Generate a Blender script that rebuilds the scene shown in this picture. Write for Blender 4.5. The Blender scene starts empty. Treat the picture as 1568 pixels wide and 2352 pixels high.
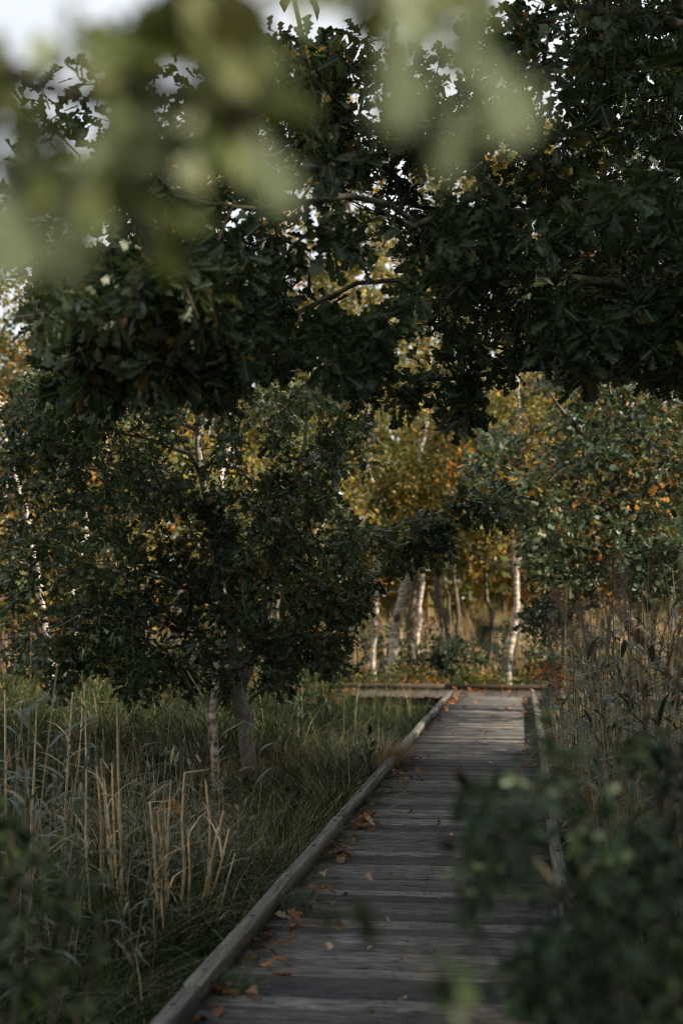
import bpy, math
import numpy as np
from mathutils import Vector, Matrix, noise as mnoise

rng = np.random.default_rng(11)
S = bpy.context.scene
COL = S.collection
R = math.radians

# ------------------------------------------------------------------ camera
CAM_H, PITCH, YAW = 1.5, R(3.94), R(7.17)
cam_d = bpy.data.cameras.new('camera'); cam = bpy.data.objects.new('camera', cam_d); COL.objects.link(cam)
cam.location = (0, 0, CAM_H); cam.rotation_euler = (math.pi/2 + PITCH, 0, YAW)
cam_d.sensor_fit = 'VERTICAL'; cam_d.sensor_height = 36; cam_d.sensor_width = 24; cam_d.lens = 50
cam_d.clip_start = 0.05; cam_d.clip_end = 2000
cam_d.dof.use_dof = True; cam_d.dof.focus_distance = 9.8; cam_d.dof.aperture_fstop = 1.9
S.camera = cam
# ------------------------------------------------------------------ sky, sun, exposure
SUN_AZ, SUN_EL = R(112), R(33)
w = bpy.data.worlds.new('World'); S.world = w; w.use_nodes = True
nt = w.node_tree; bg = nt.nodes['Background']
sky = nt.nodes.new('ShaderNodeTexSky'); sky.sky_type = 'NISHITA'; sky.sun_disc = False
sky.sun_elevation = SUN_EL; sky.sun_rotation = SUN_AZ; sky.dust_density = 2.0; sky.air_density = 1.0
# thin bright cloud spread over the whole sky
wtc = nt.nodes.new('ShaderNodeTexCoord'); wn = nt.nodes.new('ShaderNodeTexNoise'); wn.inputs['Scale'].default_value = 3.5; wn.inputs['Detail'].default_value = 7
wr = nt.nodes.new('ShaderNodeValToRGB'); wr.color_ramp.elements[0].position = .36; wr.color_ramp.elements[1].position = .60
wr.color_ramp.elements[0].color = (.72, .72, .72, 1); wr.color_ramp.elements[1].color = (.95, .95, .95, 1)
wm = nt.nodes.new('ShaderNodeMix'); wm.data_type = 'RGBA'; wm.inputs[7].default_value = (13.0, 13.5, 14.2, 1)
nt.links.new(wtc.outputs['Generated'], wn.inputs['Vector']); nt.links.new(wn.outputs['Fac'], wr.inputs[0]); nt.links.new(wr.outputs[0], wm.inputs[0])
nt.links.new(sky.outputs[0], wm.inputs[6]); nt.links.new(wm.outputs[2], bg.inputs[0]); bg.inputs[1].default_value = 0.052
sd = bpy.data.lights.new('sun', 'SUN'); sun = bpy.data.objects.new('sun', sd); COL.objects.link(sun)
sd.energy = 5.0; sd.angle = R(0.6); sd.color = (1.0, 0.86, 0.66)
sdir = Vector((math.cos(SUN_EL)*math.sin(SUN_AZ), math.cos(SUN_EL)*math.cos(SUN_AZ), math.sin(SUN_EL)))
sun.rotation_euler = sdir.to_track_quat('Z', 'Y').to_euler(); sun.location = sdir*60
S.view_settings.view_transform = 'Standard'; S.view_settings.look = 'None'
S.view_settings.exposure = 0.78; S.view_settings.gamma = 1; S.view_settings.use_curve_mapping = False
S.render.engine = 'CYCLES'
c = S.cycles
c.use_denoising = True; c.max_bounces = 5; c.diffuse_bounces = 2; c.glossy_bounces = 2
c.transmission_bounces = 3; c.caustics_reflective = False; c.caustics_refractive = False
c.use_adaptive_sampling = True; c.adaptive_threshold = 0.012; c.filter_width = 1.0

# ------------------------------------------------------------------ photo-plane helpers (1568 x 2352 reading of the photograph)
F = 50/36*2352
fw = np.array([-math.sin(YAW)*math.cos(PITCH), math.cos(YAW)*math.cos(PITCH), math.sin(PITCH)])
rt = np.array([math.cos(YAW), math.sin(YAW), 0.0]); up = np.cross(rt, fw)
EYE = np.array([0, 0, CAM_H])
def ray(px, py): return fw + (px-784)/F*rt + (1176-py)/F*up
def P(px, py, d): return EYE + ray(px, py)*d
def G(px, py, z):
    r = ray(px, py); return EYE + r*((z-CAM_H)/r[2])
def project(p):
    q = np.atleast_2d(p)-EYE; d = q@fw
    return 784+F*(q@rt)/np.maximum(d, .01), 1176-F*(q@up)/np.maximum(d, .01), d
GZ = -0.38
def ground_z(x, y): return GZ + 0.05*math.sin(x*.7+y*.31) + 0.04*math.sin(y*.9-x*.4)

# ------------------------------------------------------------------ materials
def mat(name):
    m = bpy.data.materials.new(name); m.use_nodes = True
    n = m.node_tree.nodes; l = m.node_tree.links
    return m, n, l, n['Principled BSDF'], n['Material Output']
def ramp(n, stops):
    r = n.new('ShaderNodeValToRGB'); e = r.color_ramp.elements
    while len(e) < len(stops): e.new(0.5)
    for el, (p, col) in zip(e, stops): el.position = p; el.color = (*col, 1)
    return r
def mixc(n, l, fac, a, b, mode='MIX'):
    m = n.new('ShaderNodeMix'); m.data_type = 'RGBA'; m.blend_type = mode
    for i, v in ((0, fac), (6, a), (7, b)):
        if hasattr(v, 'links'): l.new(v, m.inputs[i])
        else: m.inputs[i].default_value = v if i == 0 else (*v, 1)
    return m.outputs[2]
def leaf_mat(name, stops, transl=0.3, rough=0.45, vein=None, spec=0.3, tcol=1.3, back=1.25, warm=.45):
    m, n, l, b, out = mat(name)
    at = n.new('ShaderNodeAttribute'); at.attribute_name = 'rnd'
    oi = n.new('ShaderNodeObjectInfo')
    ad = n.new('ShaderNodeMath'); ad.operation = 'ADD'; l.new(at.outputs['Fac'], ad.inputs[0]); l.new(oi.outputs['Random'], ad.inputs[1])
    fr = n.new('ShaderNodeMath'); fr.operation = 'FRACT'; l.new(ad.outputs[0], fr.inputs[0])
    r = ramp(n, stops); l.new(fr.outputs[0], r.inputs[0]); colr = r.outputs[0]
    # blotches on the blade
    tc = n.new('ShaderNodeTexCoord'); ns = n.new('ShaderNodeTexNoise'); ns.inputs['Scale'].default_value = 30; ns.inputs['Detail'].default_value = 2
    l.new(tc.outputs['Object'], ns.inputs['Vector'])
    r2 = ramp(n, [(.35, (.75, .75, .7)), (.65, (1.2, 1.2, 1.15))]); l.new(ns.outputs['Fac'], r2.inputs[0])
    colr = mixc(n, l, 1.0, colr, r2.outputs[0], 'MULTIPLY')
    if vein:
        av = n.new('ShaderNodeAttribute'); av.attribute_name = 'across'
        rv = ramp(n, [(0.015, (1, 1, 1)), (0.05, (0, 0, 0))]); l.new(av.outputs['Fac'], rv.inputs[0])
        colr = mixc(n, l, rv.outputs[0], colr, vein)
    ge = n.new('ShaderNodeNewGeometry')          # underside is paler, as on the real leaf
    colb = mixc(n, l, 1.0, colr, (back, back, back*1.03), 'MULTIPLY')
    cc = mixc(n, l, ge.outputs['Backfacing'], colr, colb)
    l.new(cc, b.inputs['Base Color']); b.inputs['Roughness'].default_value = rough; b.inputs['Specular IOR Level'].default_value = spec
    t = n.new('ShaderNodeBsdfTranslucent'); tcl = mixc(n, l, 1.0, cc, (tcol*1.05, tcol, tcol*warm), 'MULTIPLY'); l.new(tcl, t.inputs['Color'])
    mx = n.new('ShaderNodeMixShader'); mx.inputs[0].default_value = transl
    l.new(b.outputs[0], mx.inputs[1]); l.new(t.outputs[0], mx.inputs[2]); l.new(mx.outputs[0], out.inputs['Surface'])
    return m
M = {}
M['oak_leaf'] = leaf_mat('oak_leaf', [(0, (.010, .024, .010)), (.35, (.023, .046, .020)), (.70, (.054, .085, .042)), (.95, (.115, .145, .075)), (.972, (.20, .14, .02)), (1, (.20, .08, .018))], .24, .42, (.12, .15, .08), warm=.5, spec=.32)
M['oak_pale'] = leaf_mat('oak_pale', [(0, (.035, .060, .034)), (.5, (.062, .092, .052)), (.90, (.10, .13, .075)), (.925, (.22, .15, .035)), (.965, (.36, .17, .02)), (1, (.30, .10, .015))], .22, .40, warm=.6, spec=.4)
M['fore_leaf'] = leaf_mat('fore_leaf', [(0, (.050, .075, .024)), (.5, (.080, .108, .038)), (.92, (.105, .128, .05)), (.97, (.115, .115, .05)), (1, (.12, .10, .05))], .3, .5, (.2, .2, .1), warm=.6)
M['sage_leaf'] = leaf_mat('sage_leaf', [(0, (.125, .165, .10)), (1, (.155, .195, .12))], .2, .5, (.26, .29, .2), warm=.7)
M['birch_leaf'] = leaf_mat('birch_leaf', [(0, (.07, .085, .025)), (.4, (.15, .14, .05)), (.65, (.25, .20, .075)), (.88, (.36, .22, .05)), (1, (.42, .15, .02))], .36, .5)
M['wood_leaf'] = leaf_mat('wood_leaf', [(0, (.06, .072, .03)), (.45, (.15, .14, .05)), (.75, (.28, .20, .06)), (1, (.40, .19, .03))], .34, .6)
M['olive_leaf'] = leaf_mat('olive_leaf', [(0, (.06, .075, .025)), (.5, (.14, .14, .045)), (.8, (.26, .21, .06)), (1, (.42, .22, .03))], .36, .5)
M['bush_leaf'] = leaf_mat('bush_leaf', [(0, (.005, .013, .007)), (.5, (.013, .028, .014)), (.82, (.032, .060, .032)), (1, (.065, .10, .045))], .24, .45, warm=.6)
M['leftbush_leaf'] = leaf_mat('leftbush_leaf', [(0, (.009, .020, .006)), (.6, (.022, .042, .012)), (1, (.060, .092, .026))], .25, .5)
M['bright_leaf'] = leaf_mat('bright_leaf', [(0, (.04, .075, .015)), (.6, (.07, .11, .02)), (1, (.10, .14, .03))], .32, .45)
M['bramble_leaf'] = leaf_mat('bramble_leaf', [(0, (.028, .042, .014)), (.5, (.055, .07, .022)), (.80, (.10, .10, .028)), (.91, (.32, .17, .02)), (1, (.36, .11, .015))], .3, .5)
M['willow_leaf'] = leaf_mat('willow_leaf', [(0, (.06, .08, .055)), (.6, (.10, .12, .085)), (1, (.15, .155, .10))], .25, .5)
M['rust_leaf'] = leaf_mat('rust_leaf', [(0, (.12, .04, .015)), (1, (.25, .085, .02))], .3, .5)
M['fallen_orange'] = leaf_mat('fallen_orange', [(0, (.22, .07, .02)), (.5, (.34, .12, .03)), (1, (.42, .18, .04))], .15, .5, (.4, .2, .08), back=1.1)
M['fallen_brown'] = leaf_mat('fallen_brown', [(0, (.07, .03, .018)), (.5, (.13, .055, .028)), (1, (.18, .085, .04))], .1, .5, (.2, .1, .05), back=1.2)
M['fallen_tan'] = leaf_mat('fallen_tan', [(0, (.26, .17, .10)), (.5, (.36, .25, .15)), (1, (.45, .32, .20))], .12, .5, (.45, .33, .2), back=1.1)
M['grass'] = leaf_mat('grass', [(0, (.010, .019, .006)), (.50, (.028, .046, .015)), (.82, (.060, .080, .032)), (.93, (.15, .145, .075)), (1, (.44, .37, .24))], .25, .6, spec=.12)  # green stops darkened to carry the tangle's self-shadow in the colour
M['sedge'] = leaf_mat('sedge', [(0, (.010, .021, .009)), (.6, (.024, .040, .018)), (.92, (.066, .085, .048)), (1, (.22, .18, .10))], .2, .45, spec=.25)
M['lush_grass'] = leaf_mat('lush_grass', [(0, (.022, .044, .016)), (.8, (.045, .075, .028)), (1, (.10, .11, .04))], .25, .5)
M['dry_grass'] = leaf_mat('dry_grass', [(0, (.18, .115, .065)), (.5, (.32, .23, .135)), (1, (.50, .39, .25))], .25, .55)
M['reed_leaf'] = leaf_mat('reed_leaf', [(0, (.05, .078, .058)), (.7, (.085, .115, .09)), (.9, (.14, .15, .10)), (1, (.32, .26, .16))], .25, .38)
M['reed_stem'] = leaf_mat('reed_stem', [(0, (.14, .12, .07)), (.5, (.26, .21, .13)), (1, (.48, .38, .24))], .05, .5)
M['dry_reed'] = leaf_mat('dry_reed', [(0, (.52, .36, .20)), (.5, (.64, .48, .29)), (1, (.72, .58, .40))], .1, .45)
M['plume'] = leaf_mat('plume', [(0, (.16, .115, .09)), (1, (.27, .20, .155))], .35, .6)

def oak_bark(name, c1, c2, c3, sc=14):
    m, n, l, b, out = mat(name)
    tc = n.new('ShaderNodeTexCoord'); mp = n.new('ShaderNodeMapping'); mp.inputs['Scale'].default_value = (1, 1, .3); l.new(tc.outputs['Object'], mp.inputs[0])
    a = n.new('ShaderNodeTexNoise'); a.inputs['Scale'].default_value = sc*2; a.inputs['Detail'].default_value = 6; a.inputs['Roughness'].default_value = .65; l.new(mp.outputs[0], a.inputs[0])
    d = n.new('ShaderNodeTexNoise'); d.inputs['Scale'].default_value = sc*.6; d.inputs['Detail'].default_value = 3; l.new(tc.outputs['Object'], d.inputs[0])
    r = ramp(n, [(.3, c1), (.7, c2)]); l.new(a.outputs['Fac'], r.inputs[0])
    r2 = ramp(n, [(.5, (0, 0, 0)), (.62, (1, 1, 1))]); l.new(d.outputs['Fac'], r2.inputs[0])
    l.new(mixc(n, l, r2.outputs[0], r.outputs[0], c3), b.inputs['Base Color']); b.inputs['Roughness'].default_value = .85; b.inputs['Specular IOR Level'].default_value = .2
    bp = n.new('ShaderNodeBump'); bp.inputs['Strength'].default_value = .8; bp.inputs['Distance'].default_value = .02; l.new(a.outputs['Fac'], bp.inputs['Height']); l.new(bp.outputs[0], b.inputs['Normal'])
    return m
M['oak_bark'] = oak_bark('oak_bark', (.022, .018, .015), (.12, .10, .078), (.13, .135, .075), 22)
M['young_bark'] = oak_bark('young_bark', (.12, .115, .10), (.52, .50, .46), (.24, .21, .16), 20)
M['twig_bark'] = oak_bark('twig_bark', (.05, .04, .03), (.12, .10, .075), (.12, .12, .08), 25)
def birch_bark(name, white, amt):
    m, n, l, b, out = mat(name)
    tc = n.new('ShaderNodeTexCoord'); mp = n.new('ShaderNodeMapping'); mp.inputs['Scale'].default_value = (3.5, 3.5, 12); l.new(tc.outputs['Object'], mp.inputs[0])
    a = n.new('ShaderNodeTexNoise'); a.inputs['Scale'].default_value = 1.6; a.inputs['Detail'].default_value = 5; a.inputs['Roughness'].default_value = .6; l.new(mp.outputs[0], a.inputs[0])
    d = n.new('ShaderNodeTexNoise'); d.inputs['Scale'].default_value = 3.2; d.inputs['Detail'].default_value = 4; l.new(tc.outputs['Object'], d.inputs[0])
    r = ramp(n, [(.38-amt*.1, (.05, .042, .036)), (.48, (white[0]*.6, white[1]*.55, white[2]*.5)), (.60, white)]); l.new(a.outputs['Fac'], r.inputs[0])
    r2 = ramp(n, [(.56+.06*(1-amt), (0, 0, 0)), (.66, (1, 1, 1))]); l.new(d.outputs['Fac'], r2.inputs[0])
    l.new(mixc(n, l, r2.outputs[0], r.outputs[0], (.07, .055, .045)), b.inputs['Base Color']); b.inputs['Roughness'].default_value = .6
    bp = n.new('ShaderNodeBump'); bp.inputs['Strength'].default_value = .5; bp.inputs['Distance'].default_value = .01; l.new(a.outputs['Fac'], bp.inputs['Height']); l.new(bp.outputs[0], b.inputs['Normal'])
    return m
M['birch_bark'] = birch_bark('birch_bark', (.66, .60, .52), .5)
M['pink_birch_bark'] = birch_bark('pink_birch_bark', (.80, .66, .56), .35)
M['grey_trunk'] = oak_bark('grey_trunk', (.07, .055, .045), (.22, .18, .15), (.12, .10, .07), 10)

def wood(name, base, dark, algae, axis, rand=.35, along=8.0, bump=.9):
    m, n, l, b, out = mat(name)
    tc = n.new('ShaderNodeTexCoord'); oi = n.new('ShaderNodeObjectInfo')
    sh = n.new('ShaderNodeVectorMath'); sh.operation = 'SCALE'; l.new(oi.outputs['Location'], sh.inputs[0]); sh.inputs['Scale'].default_value = 3.17
    av = n.new('ShaderNodeVectorMath'); l.new(tc.outputs['Object'], av.inputs[0]); l.new(sh.outputs[0], av.inputs[1])
    mp = n.new('ShaderNodeMapping'); sc = [62, 62, 62]; sc[axis] = along; mp.inputs['Scale'].default_value = sc; l.new(av.outputs[0], mp.inputs[0])
    g = n.new('ShaderNodeTexNoise'); g.inputs['Scale'].default_value = 1; g.inputs['Detail'].default_value = 6; g.inputs['Roughness'].default_value = .7; l.new(mp.outputs[0], g.inputs[0])
    r = ramp(n, [(.38, dark), (.50, base), (.64, tuple(x*2.1 for x in base))]); l.new(g.outputs['Fac'], r.inputs[0])
    # plank-to-plank tone
    rr = ramp(n, [(0, (1-rand, 1-rand, 1-rand*.9)), (.6, (1, 1, 1)), (1, (1+rand, 1+rand*.92, 1+rand*.82))]); l.new(oi.outputs['Random'], rr.inputs[0])
    col = mixc(n, l, 1.0, r.outputs[0], rr.outputs[0], 'MULTIPLY')
    p = n.new('ShaderNodeTexNoise'); p.inputs['Scale'].default_value = 2.3; p.inputs['Detail'].default_value = 5; l.new(av.outputs[0], p.inputs[0])
    pr = ramp(n, [(.45, (0, 0, 0)), (.72, (.8, .8, .8))]); l.new(p.outputs['Fac'], pr.inputs[0])
    col = mixc(n, l, pr.outputs[0], col, algae)
    q = n.new('ShaderNodeTexNoise'); q.inputs['Scale'].default_value = 60; q.inputs['Detail'].default_value = 3; l.new(av.outputs[0], q.inputs[0])
    qr = ramp(n, [(.64, (0, 0, 0)), (.72, (.7, .7, .7))]); l.new(q.outputs['Fac'], qr.inputs[0])
    col = mixc(n, l, qr.outputs[0], col, (.22, .22, .20))       # lichen specks
    l.new(col, b.inputs['Base Color']); b.inputs['Roughness'].default_value = .75; b.inputs['Specular IOR Level'].default_value = .3
    bp = n.new('ShaderNodeBump'); bp.inputs['Strength'].default_value = bump; bp.inputs['Distance'].default_value = .006; l.new(g.outputs['Fac'], bp.inputs['Height']); l.new(bp.outputs[0], b.inputs['Normal'])
    return m
M['deck'] = wood('deck', (.108, .103, .099), (.022, .020, .019), (.064, .064, .050), 0, .7)
M['deck_cross'] = wood('deck_cross', (.085, .066, .054), (.03, .024, .02), (.06, .05, .035), 1)
M['kerb'] = wood('kerb', (.125, .121, .106), (.075, .07, .06), (.11, .112, .085), 1, .2, 2.0, .25)
M['kerb_cross'] = wood('kerb_cross', (.065, .048, .034), (.025, .018, .014), (.05, .045, .028), 0, .15)
M['rot'] = wood('rot', (.13, .062, .034), (.05, .026, .016), (.09, .05, .03), 0, .1)
M['beam'] = wood('beam', (.07, .06, .05), (.03, .025, .02), (.05, .055, .03), 1, .1)

m, n, l, b, out = mat('soil')
tc = n.new('ShaderNodeTexCoord')
a = n.new('ShaderNodeTexNoise'); a.inputs['Scale'].default_value = .8; a.inputs['Detail'].default_value = 8; l.new(tc.outputs['Object'], a.inputs[0])
a2 = n.new('ShaderNodeTexNoise'); a2.inputs['Scale'].default_value = 18; a2.inputs['Detail'].default_value = 6; l.new(tc.outputs['Object'], a2.inputs[0])
r = ramp(n, [(.35, (.012, .010, .007)), (.55, (.026, .022, .013)), (.75, (.06, .045, .028))]); l.new(a.outputs['Fac'], r.inputs[0])
r2 = ramp(n, [(.3, (.5, .5, .5)), (.7, (1.5, 1.5, 1.5))]); l.new(a2.outputs['Fac'], r2.inputs[0])
l.new(mixc(n, l, 1.0, r.outputs[0], r2.outputs[0], 'MULTIPLY'), b.inputs['Base Color']); b.inputs['Roughness'].default_value = .95
bp = n.new('ShaderNodeBump'); bp.inputs['Strength'].default_value = 1; bp.inputs['Distance'].default_value = .05; l.new(a2.outputs['Fac'], bp.inputs['Height']); l.new(bp.outputs[0], b.inputs['Normal'])
M['soil'] = m

# ------------------------------------------------------------------ mesh helpers
def mesh_arrays(name, V, loops, totals, attrs=None, smooth=False):
    me = bpy.data.meshes.new(name); V = np.asarray(V, np.float32).reshape(-1, 3)
    me.vertices.add(len(V)); me.vertices.foreach_set('co', V.ravel())
    me.loops.add(len(loops)); me.loops.foreach_set('vertex_index', np.asarray(loops, np.int32))
    totals = np.asarray(totals, np.int32); me.polygons.add(len(totals))
    st = np.zeros(len(totals), np.int32); st[1:] = np.cumsum(totals)[:-1]
    me.polygons.foreach_set('loop_start', st); me.polygons.foreach_set('loop_total', totals)
    if smooth: me.polygons.foreach_set('use_smooth', np.ones(len(totals), bool))
    for k, v in (attrs or {}).items():
        a = me.attributes.new(k, 'FLOAT', 'POINT'); a.data.foreach_set('value', np.asarray(v, np.float32).ravel())
    me.update(calc_edges=True); me.validate()
    return me
class MB:
    """collects polygons for one mesh"""
    def __init__(s): s.v = []; s.f = []; s.n = 0
    def add(s, vs, fs):
        s.v.append(np.asarray(vs, float)); s.f += [[i+s.n for i in f] for f in fs]; s.n += len(vs)
    def box(s, x0, x1, y0, y1, z0, z1):
        s.add([(x, y, z) for z in (z0, z1) for y in (y0, y1) for x in (x0, x1)],
              [(0, 2, 3, 1), (4, 5, 7, 6), (0, 1, 5, 4), (2, 6, 7, 3), (0, 4, 6, 2), (1, 3, 7, 5)])
    def tube(s, pts, rad, sides, wob=0):
        pts = np.asarray(pts, float); k = len(pts)
        t = np.gradient(pts, axis=0); t /= np.linalg.norm(t, axis=1)[:, None]+1e-9
        ref = np.array([1., 0, 0]) if abs(t[0, 0]) < .8 else np.array([0, 1., 0])
        a = np.linspace(0, 2*math.pi, sides, endpoint=False); vs = np.zeros((k, sides, 3))
        for i in range(k):
            u = np.cross(t[i], ref); u /= np.linalg.norm(u)+1e-9; v = np.cross(t[i], u); ref = np.cross(u, t[i])
            rr = rad[i]*(1+wob*np.sin(a*3+i*1.7)) if wob else rad[i]
            vs[i] = pts[i]+np.outer(np.cos(a)*rr, u)+np.outer(np.sin(a)*rr, v)
        fs = [(i*sides+j, i*sides+(j+1) % sides, (i+1)*sides+(j+1) % sides, (i+1)*sides+j) for i in range(k-1) for j in range(sides)]
        fs.append(tuple(range(sides))[::-1]); fs.append(tuple((k-1)*sides+j for j in range(sides)))
        s.add(vs.reshape(-1, 3), fs)
    def mesh(s, name, smooth=False):
        V = np.concatenate(s.v); return mesh_arrays(name, V, [i for f in s.f for i in f], [len(f) for f in s.f], None, smooth)
def link(name, me, material, parent=None):
    o = bpy.data.objects.new(name, me); COL.objects.link(o)
    if material is not None and not len(me.materials): me.materials.append(material)
    if parent is not None: o.parent = parent
    return o
def empty(name, loc=(0, 0, 0), rz=0):
    o = bpy.data.objects.new(name, None); COL.objects.link(o); o.location = loc; o.rotation_euler = (0, 0, rz); o.empty_display_size = .2
    return o
def tag(o, label=None, cat=None, group=None, kind=None):
    for k, v in (('label', label), ('category', cat), ('group', group), ('kind', kind)):
        if v: o[k] = v
    return o
def inst_mesh(name, tv, tf, Rm, pos, rnd, across=None):
    """many small pieces: template verts tv/faces tf, rotation*scale Rm (N,3,3), pos (N,3)"""
    N, k = len(pos), len(tv)
    V = np.einsum('nij,kj->nki', Rm, tv)+pos[:, None, :]
    fl = np.concatenate([np.asarray(f) for f in tf]); ft = [len(f) for f in tf]
    loops = (fl[None, :]+(np.arange(N)*k)[:, None]).ravel()
    at = {'rnd': np.repeat(rnd, k)}
    if across is not None: at['across'] = np.tile(across, N)
    return mesh_arrays(name, V, loops, np.tile(ft, N), at)
def unit(a): return a/(np.linalg.norm(a, axis=-1, keepdims=True)+1e-9)
def frames(d, nrm):
    x = unit(d); z = unit(nrm-np.sum(nrm*x, -1, keepdims=True)*x); y = np.cross(z, x)
    return np.stack([x, y, z], -1)
# leaf templates: x along the midrib 0..1, y across, z up
def half_leaf(ts, ws, fold, curl, stalk=.12):
    ts = np.array(ts); ws = np.array(ws)
    def zc(t, y): return fold*abs(y) - curl*t*t + .02*math.sin(9*t)
    vs = [(-stalk, 0, 0), (0, 0, 0), (.5, 0, zc(.5, 0)), (1, 0, zc(1, 0))]; L = []; Rr = []
    for t, q in zip(ts, ws): L.append(len(vs)); vs.append((t, q, zc(t, q)))
    for t, q in zip(ts, ws): Rr.append(len(vs)); vs.append((t, -q, zc(t, q)))
    h = [i for i, t in enumerate(ts) if t <= .5]; g = [i for i, t in enumerate(ts) if t > .5]; e = h[-1]
    fs = [[1, 2]+[L[i] for i in h[::-1]], [2, 3]+[L[i] for i in g[::-1]]+[L[e]],
          [2, 1]+[Rr[i] for i in h], [3, 2]+[Rr[e]]+[Rr[i] for i in g]]
    b = len(vs); vs += [(-stalk, .012, 0), (0, .012, 0)]; fs.append([0, 1, b+1, b])
    vs = np.array(vs); return vs, fs, np.abs(vs[:, 1])
_t0 = [.05, .15, .22, .27, .36, .43, .48, .58, .67, .71, .80, .90, .98]; _w0 = [.04, .14, .15, .07, .24, .25, .11, .35, .35, .19, .29, .25, .10]
OAK0 = half_leaf(_t0, _w0, .22, .12)
OAK0B = half_leaf(_t0, [q*.92 for q in _w0], -.15, .25)
OAK1 = half_leaf([.20, .32, .50, .60, .84], [.17, .08, .31, .14, .33], .22, .15)
OAKM = half_leaf([.14, .26, .36, .44, .50, .64, .74, .78, .92], [.15, .07, .25, .25, .11, .36, .34, .19, .21], .22, .13)
KITE = (np.array([(0, 0, 0), (.35, .27, .07), (.75, .24, .05), (1, 0, -.1), (.75, -.24, .05), (.35, -.27, .07)]), [(0, 3, 2, 1), (0, 5, 4, 3)], np.array([0, .3, .3, 0, .3, .3]))
OVAL = half_leaf([.15, .40, .75], [.20, .30, .20], .25, .15, .15)
CURL0 = half_leaf(_t0, _w0, .7, -.35)
CURL1 = half_leaf(_t0, [q*.9 for q in _w0], .45, .25)
DIA = (np.array([(0, 0, 0), (.45, .36, .08), (1, 0, -.08), (.45, -.36, .08)]), [(0, 1, 2, 3)], np.array([0, .3, 0, .3]))
TRI = (np.array([(0, 0, 0), (.4, .42, .1), (1, .1, -.05), (.5, -.38, .06)]), [(0, 1, 2), (0, 2, 3)], np.array([0, .3, 0, .3]))

def in_poly(x, y, poly):
    x = np.asarray(x); y = np.asarray(y); r = np.zeros(x.shape, bool); n = len(poly); j = n-1
    for i in range(n):
        xi, yi = poly[i]; xj, yj = poly[j]
        cnd = ((yi > y) != (yj > y)) & (x < (xj-xi)*(y-yi)/(yj-yi+1e-9)+xi); r ^= cnd; j = i
    return r
def fill_poly(poly, n, d0, d1, clump=0.0, cs=1.0, seed=0):
    """points in the piece of space behind a region of the view, between two distances, with natural gaps"""
    pa = np.array(poly, float); lo, hi = pa.min(0), pa.max(0); res = []
    while len(res) < n:
        px = rng.uniform(lo[0], hi[0], 400); py = rng.uniform(lo[1], hi[1], 400); ok = in_poly(px, py, poly)
        dd = (rng.uniform(d0**3, d1**3, 400))**(1/3)
        for x, y, d in zip(px[ok], py[ok], dd[ok]):
            p = P(x, y, d)
            if clump and mnoise.noise(Vector(p*cs)+Vector((seed*7.1, 0, 3.3)))+.25*mnoise.noise(Vector(p*cs*3)) < clump-.5: continue
            res.append(p)
    return np.array(res[:n])
def fill_ell(cen, rad, n, shell=.35, clump=0, cs=.8, seed=0):
    res = []
    while len(res) < n:
        u = unit(rng.normal(size=(300, 3)))*(rng.uniform(shell**2, 1, (300, 1))**.5)
        for p in u*np.array(rad)+np.array(cen):
            if clump and mnoise.noise(Vector(p*cs)+Vector((seed*5.3, 1, 0))) < clump-.5: continue
            res.append(p)
    return np.array(res[:n])
def outside_view(pts, margin=60):
    x, y, d = project(pts); return (d < .3) | (x < -margin) | (x > 1568+margin) | (y < -margin) | (y > 2352+margin)

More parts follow.
